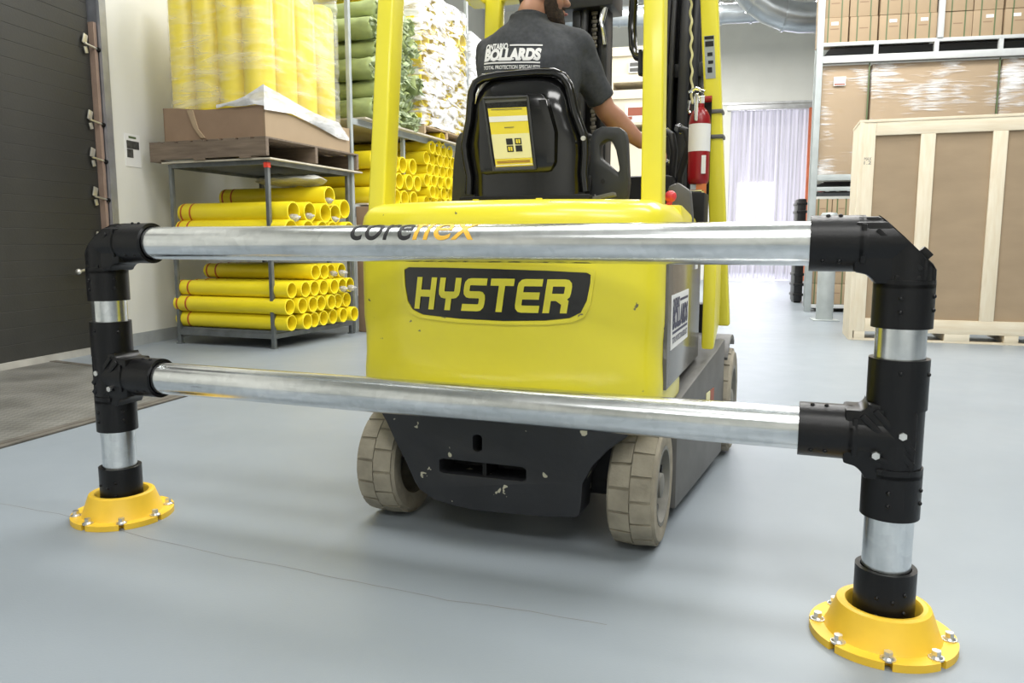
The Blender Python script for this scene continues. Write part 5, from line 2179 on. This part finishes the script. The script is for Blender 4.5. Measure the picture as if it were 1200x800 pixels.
# flange outline with eight bolt notches
fl = []
for k in range(8):
    a = 2 * pi * (k + 0.5) / 8
    n = 8
    for i in range(n + 1):
        t = a - pi / 8 + 0.05 + (pi / 4 - 0.1) * i / n
        fl.append((0.185 * cos(t), 0.185 * sin(t)))
    b = a + pi / 8
    for dd, rr_ in ((-0.045, 0.160), (0.0, 0.155), (0.045, 0.160)):
        fl.append((rr_ * cos(b + dd), rr_ * sin(b + dd)))
for px, sgn in ((0.0, 1), (LB, -1)):
    T = Matrix.Translation((px, 0, 0))
    g = G()
    g.prism(fl, 0.0, 0.021, 'xy')
    g.lathe([(0.150, 0.018), (0.143, 0.028), (0.122, 0.088), (0.118, 0.098), (0.108, 0.102), (0.097, 0.100), (0.092, 0.093), (0.088, 0.03), (0.150, 0.018)], 48)
    g.xf(T)
    bf = g.obj('base_flange', 'yelbase', br, ang=32)
    for k in range(8):
        a = 2 * pi * k / 8
        cx, cy = px + 0.163 * cos(a), 0.163 * sin(a)
        g = G()
        g.cyl((cx, cy, 0.020), (cx, cy, 0.024), 0.0195, n=16)
        g.cyl((cx, cy, 0.024), (cx, cy, 0.029), 0.0165, 0.012, n=16)
        g.cyl((cx, cy, 0.028), (cx, cy, 0.042), 0.0115, n=6)
        b = add('anchor_bolt', g.mesh('anchor_bolt', 'bolt', 30))
        b.parent = bf
    g = G()
    g.tube((px, 0, 0.02), (px, 0, 0.97), RP, RP - 0.005, 36)
    g.obj('post', 'galvz', br)
    g = G()
    g.tube((px, 0, 0.015), (px, 0, 0.203), 0.077, 0.064, 36)
    for a in (-1.9, -1.4, -1.0):
        for z in (0.10, 0.15):
            g.ball((px + 0.0765 * cos(a), 0.0765 * sin(a), z - 0.02 * sin(a * 3)), 0.006, 8)
    g.obj('base_collar', 'blackpl', br)

    def X(a):                                  # distance from the post axis towards the rail
        return px + sgn * a

    # elbow
    g = G()
    g.tube((px, 0, 0.852), (px, 0, 0.975), CO, CI, 36)
    g.tube((X(0.10), 0, ZT), (X(0.232), 0, ZT), CO, CI, 36)
    g.lathe([(0.060, 1.02), (0.060, 1.0), (CO, 0.965), (CO, 0.955)], 36, T)
    mm = Matrix.Translation((X(0), 0, ZT)) @ Matrix.Rotation(sgn * pi / 2, 4, 'Y')
    g.lathe([(0.060, 0.05), (0.060, 0.07), (CO, 0.105), (CO, 0.115)], 36, mm)
    mit = bmesh.new()                          # two mitred pipes cut off flat along the diagonal
    for p0, p1 in (((X(0.125), 0, ZT), (X(-0.09), 0, ZT)), ((px, 0, 0.955), (px, 0, ZT + 0.09))):
        t_ = G()
        t_.cyl(p0, p1, 0.069, n=36)
        merge(mit, t_.bm)
    bmesh.ops.bisect_plane(mit, geom=list(mit.verts) + list(mit.edges) + list(mit.faces), plane_co=(X(0.0), 0, ZT + 0.004),
                           plane_no=(-sgn, 0, 1), clear_outer=True)
    bmesh.ops.holes_fill(mit, edges=[e for e in mit.edges if len(e.link_faces) == 1], sides=0)
    merge(g.bm, mit)
    poly = [(0.125, ZT + 0.055), (0.050, ZT + 0.055), (-0.045, ZT - 0.040), (-0.045, 0.965), (0.0725, 0.965), (0.078, 0.975), (0.092, 0.988), (0.125, ZT - 0.0725)]
    g.prism([(X(a), z) for a, z in poly], -0.058, 0.058, 'xz', bev=0.008)
    full = [(0.125, ZT + 0.069), (0.072, ZT + 0.069), (0.055, ZT + 0.062), (-0.060, ZT - 0.050), (-0.069, ZT - 0.066), (-0.069, 0.96), (0.05, 0.96)]
    g.prism([(X(a), z) for a, z in full], -0.034, 0.034, 'xz', bev=0.008)
    for (a0, z0), (a1, z1) in (((0.105, ZT - 0.05), (0.105, ZT + 0.05)), ((0.03, ZT - 0.085), (-0.03, ZT - 0.085)), ((0.075, ZT + 0.035), (-0.03, ZT - 0.065))):
        p0, p1 = Vector((a0, z0)), Vector((a1, z1))
        n2 = Vector((-(p1 - p0).y, (p1 - p0).x)).normalized() * 0.006
        g.prism([(X(p.x), p.y) for p in (p0 - n2, p1 - n2, p1 + n2, p0 + n2)], -0.066, 0.066, 'xz', bev=0.002)
    # clamp flange along the mitre and its bolt lugs
    d0, d1 = Vector((0.055, ZT + 0.062)), Vector((-0.060, ZT - 0.050))
    nrm = Vector((-0.7, 0.7))
    for t in (0.80,):
        c = d0.lerp(d1, t) + nrm * 0.006
        g.box((X(c.x), -0.03, c.y), (0.030, 0.022, 0.018), rot=(0, sgn * -0.78, 0), bev=0.003)
    for a, z in ((-0.45, 0.935), (-0.45, 0.90), (1.57 * 0 - 1.75, 0.93), (-1.75, 0.895)):
        g.ball((px + CO * cos(a), CO * sin(a), z), 0.006, 8)
    for x_, a in ((0.16, 1.3), (0.19, 1.3), (0.16, -0.65), (0.20, -0.65)):
        g.ball((X(x_), -CO * cos(a), ZT + CO * sin(a)), 0.006, 8)
    g.obj('elbow_fitting', 'blackpl', br, ang=35)
    # tee
    g = G()
    g.tube((px, 0, 0.348), (px, 0, 0.485), CO, CI, 36)
    g.tube((px, 0, 0.640), (px, 0, 0.772), CO, CI, 36)
    g.tube((X(0.10), 0, ZB), (X(0.238), 0, ZB), CO, CI, 36)
    g.lathe([(0.060, 0.52), (0.060, 0.505), (CO, 0.470), (CO, 0.460)], 36, T)
    mm = Matrix.Translation((X(0), 0, ZB)) @ Matrix.Rotation(sgn * pi / 2, 4, 'Y')
    g.lathe([(0.060, 0.05), (0.060, 0.07), (CO, 0.105), (CO, 0.115)], 36, mm)
    g.tube((px, 0, 0.44), (px, 0, 0.70), 0.069, CI, 36)
    g.cyl((X(0.125), 0, ZB), (X(-0.01), 0, ZB), 0.069, n=36)
    pl2 = [(0.125, ZB + 0.0725), (0.085, ZB + 0.0725), (0.0725, ZB + 0.085), (0.0725, 0.655), (-0.040, 0.655), (-0.045, 0.63), (-0.045, 0.50), (-0.045, 0.455), (0.0735, 0.455), (0.078, 0.470), (0.095, 0.485), (0.125, ZB - 0.0725)]
    g.prism([(X(a), z) for a, z in pl2], -0.060, 0.060, 'xz', bev=0.008)
    for (a0, z0), (a1, z1), w in (((0.085, ZB + 0.060), (-0.040, 0.50), 0.008), ((0.055, ZB + 0.075), (-0.040, 0.535), 0.008), ((0.045, 0.478), (-0.035, 0.478), 0.008)):
        p0, p1 = Vector((a0, z0)), Vector((a1, z1))
        n2 = Vector((-(p1 - p0).y, (p1 - p0).x)).normalized() * w
        g.prism([(X(p.x), p.y) for p in (p0 - n2, p1 - n2, p1 + n2, p0 + n2)], -0.0665, 0.0665, 'xz', bev=0.003)
    for (a0, z0), (a1, z1) in (((0.06, ZB - 0.045), (0.0, 0.50)), ((0.10, ZB - 0.05), (0.10, ZB + 0.05))):
        p0, p1 = Vector((a0, z0)), Vector((a1, z1))
        n2 = Vector((-(p1 - p0).y, (p1 - p0).x)).normalized() * 0.006
        g.prism([(X(p.x), p.y) for p in (p0 - n2, p1 - n2, p1 + n2, p0 + n2)], -0.0665, 0.0665, 'xz', bev=0.002)
    for a, z in ((-0.45, 0.43), (-0.45, 0.395), (-1.75, 0.425), (-1.75, 0.39), (-0.45, 0.735), (-1.6, 0.74)):
        g.ball((px + CO * cos(a), CO * sin(a), z), 0.006, 8)
    for x_, a in ((0.17, 1.3), (0.205, 1.3), (0.17, -0.65), (0.205, -0.65)):
        g.ball((X(x_), -CO * cos(a), ZB + CO * sin(a)), 0.006, 8)
    te = g.obj('tee_fitting', 'blackpl', br, ang=35)
    for a, z in ((0.048, 0.522), (-0.012, 0.578)):
        g = G()
        g.cyl((X(a), -0.060, z), (X(a), -0.074, z), 0.0105, n=6)
        b = add('clamp_bolt', g.mesh('clamp_bolt', 'bolt', 30))
        b.parent = te
for z, nm in ((ZT, 'top_rail'), (ZB, 'lower_rail')):
    g = G()
    g.tube((0.11, 0, z), (LB - 0.11, 0, z), RR_, RR_ - 0.005, 48)
    rl = g.obj(nm, 'galvx', br)
    if z == ZT:
        for s, m, x0, w in (('core', 'ink', 0.0, 0.222), ('flex', 'orangeink', 0.226, 0.215)):
            bm = text_bm(s, 0.155, shear=0.16, offset=0.0004, width=w)
            cut_grid(bm, 1, 0.008)

            def wrap(c, x0=x0):
                a = radians(11) + c.y / RR_
                rr_ = RR_ + 0.0012
                return Vector((1.105 + x0 + c.x, -rr_ * cos(a), ZT + rr_ * sin(a)))
            bm_obj(bm, 'rail_lettering', m, rl, wrap)
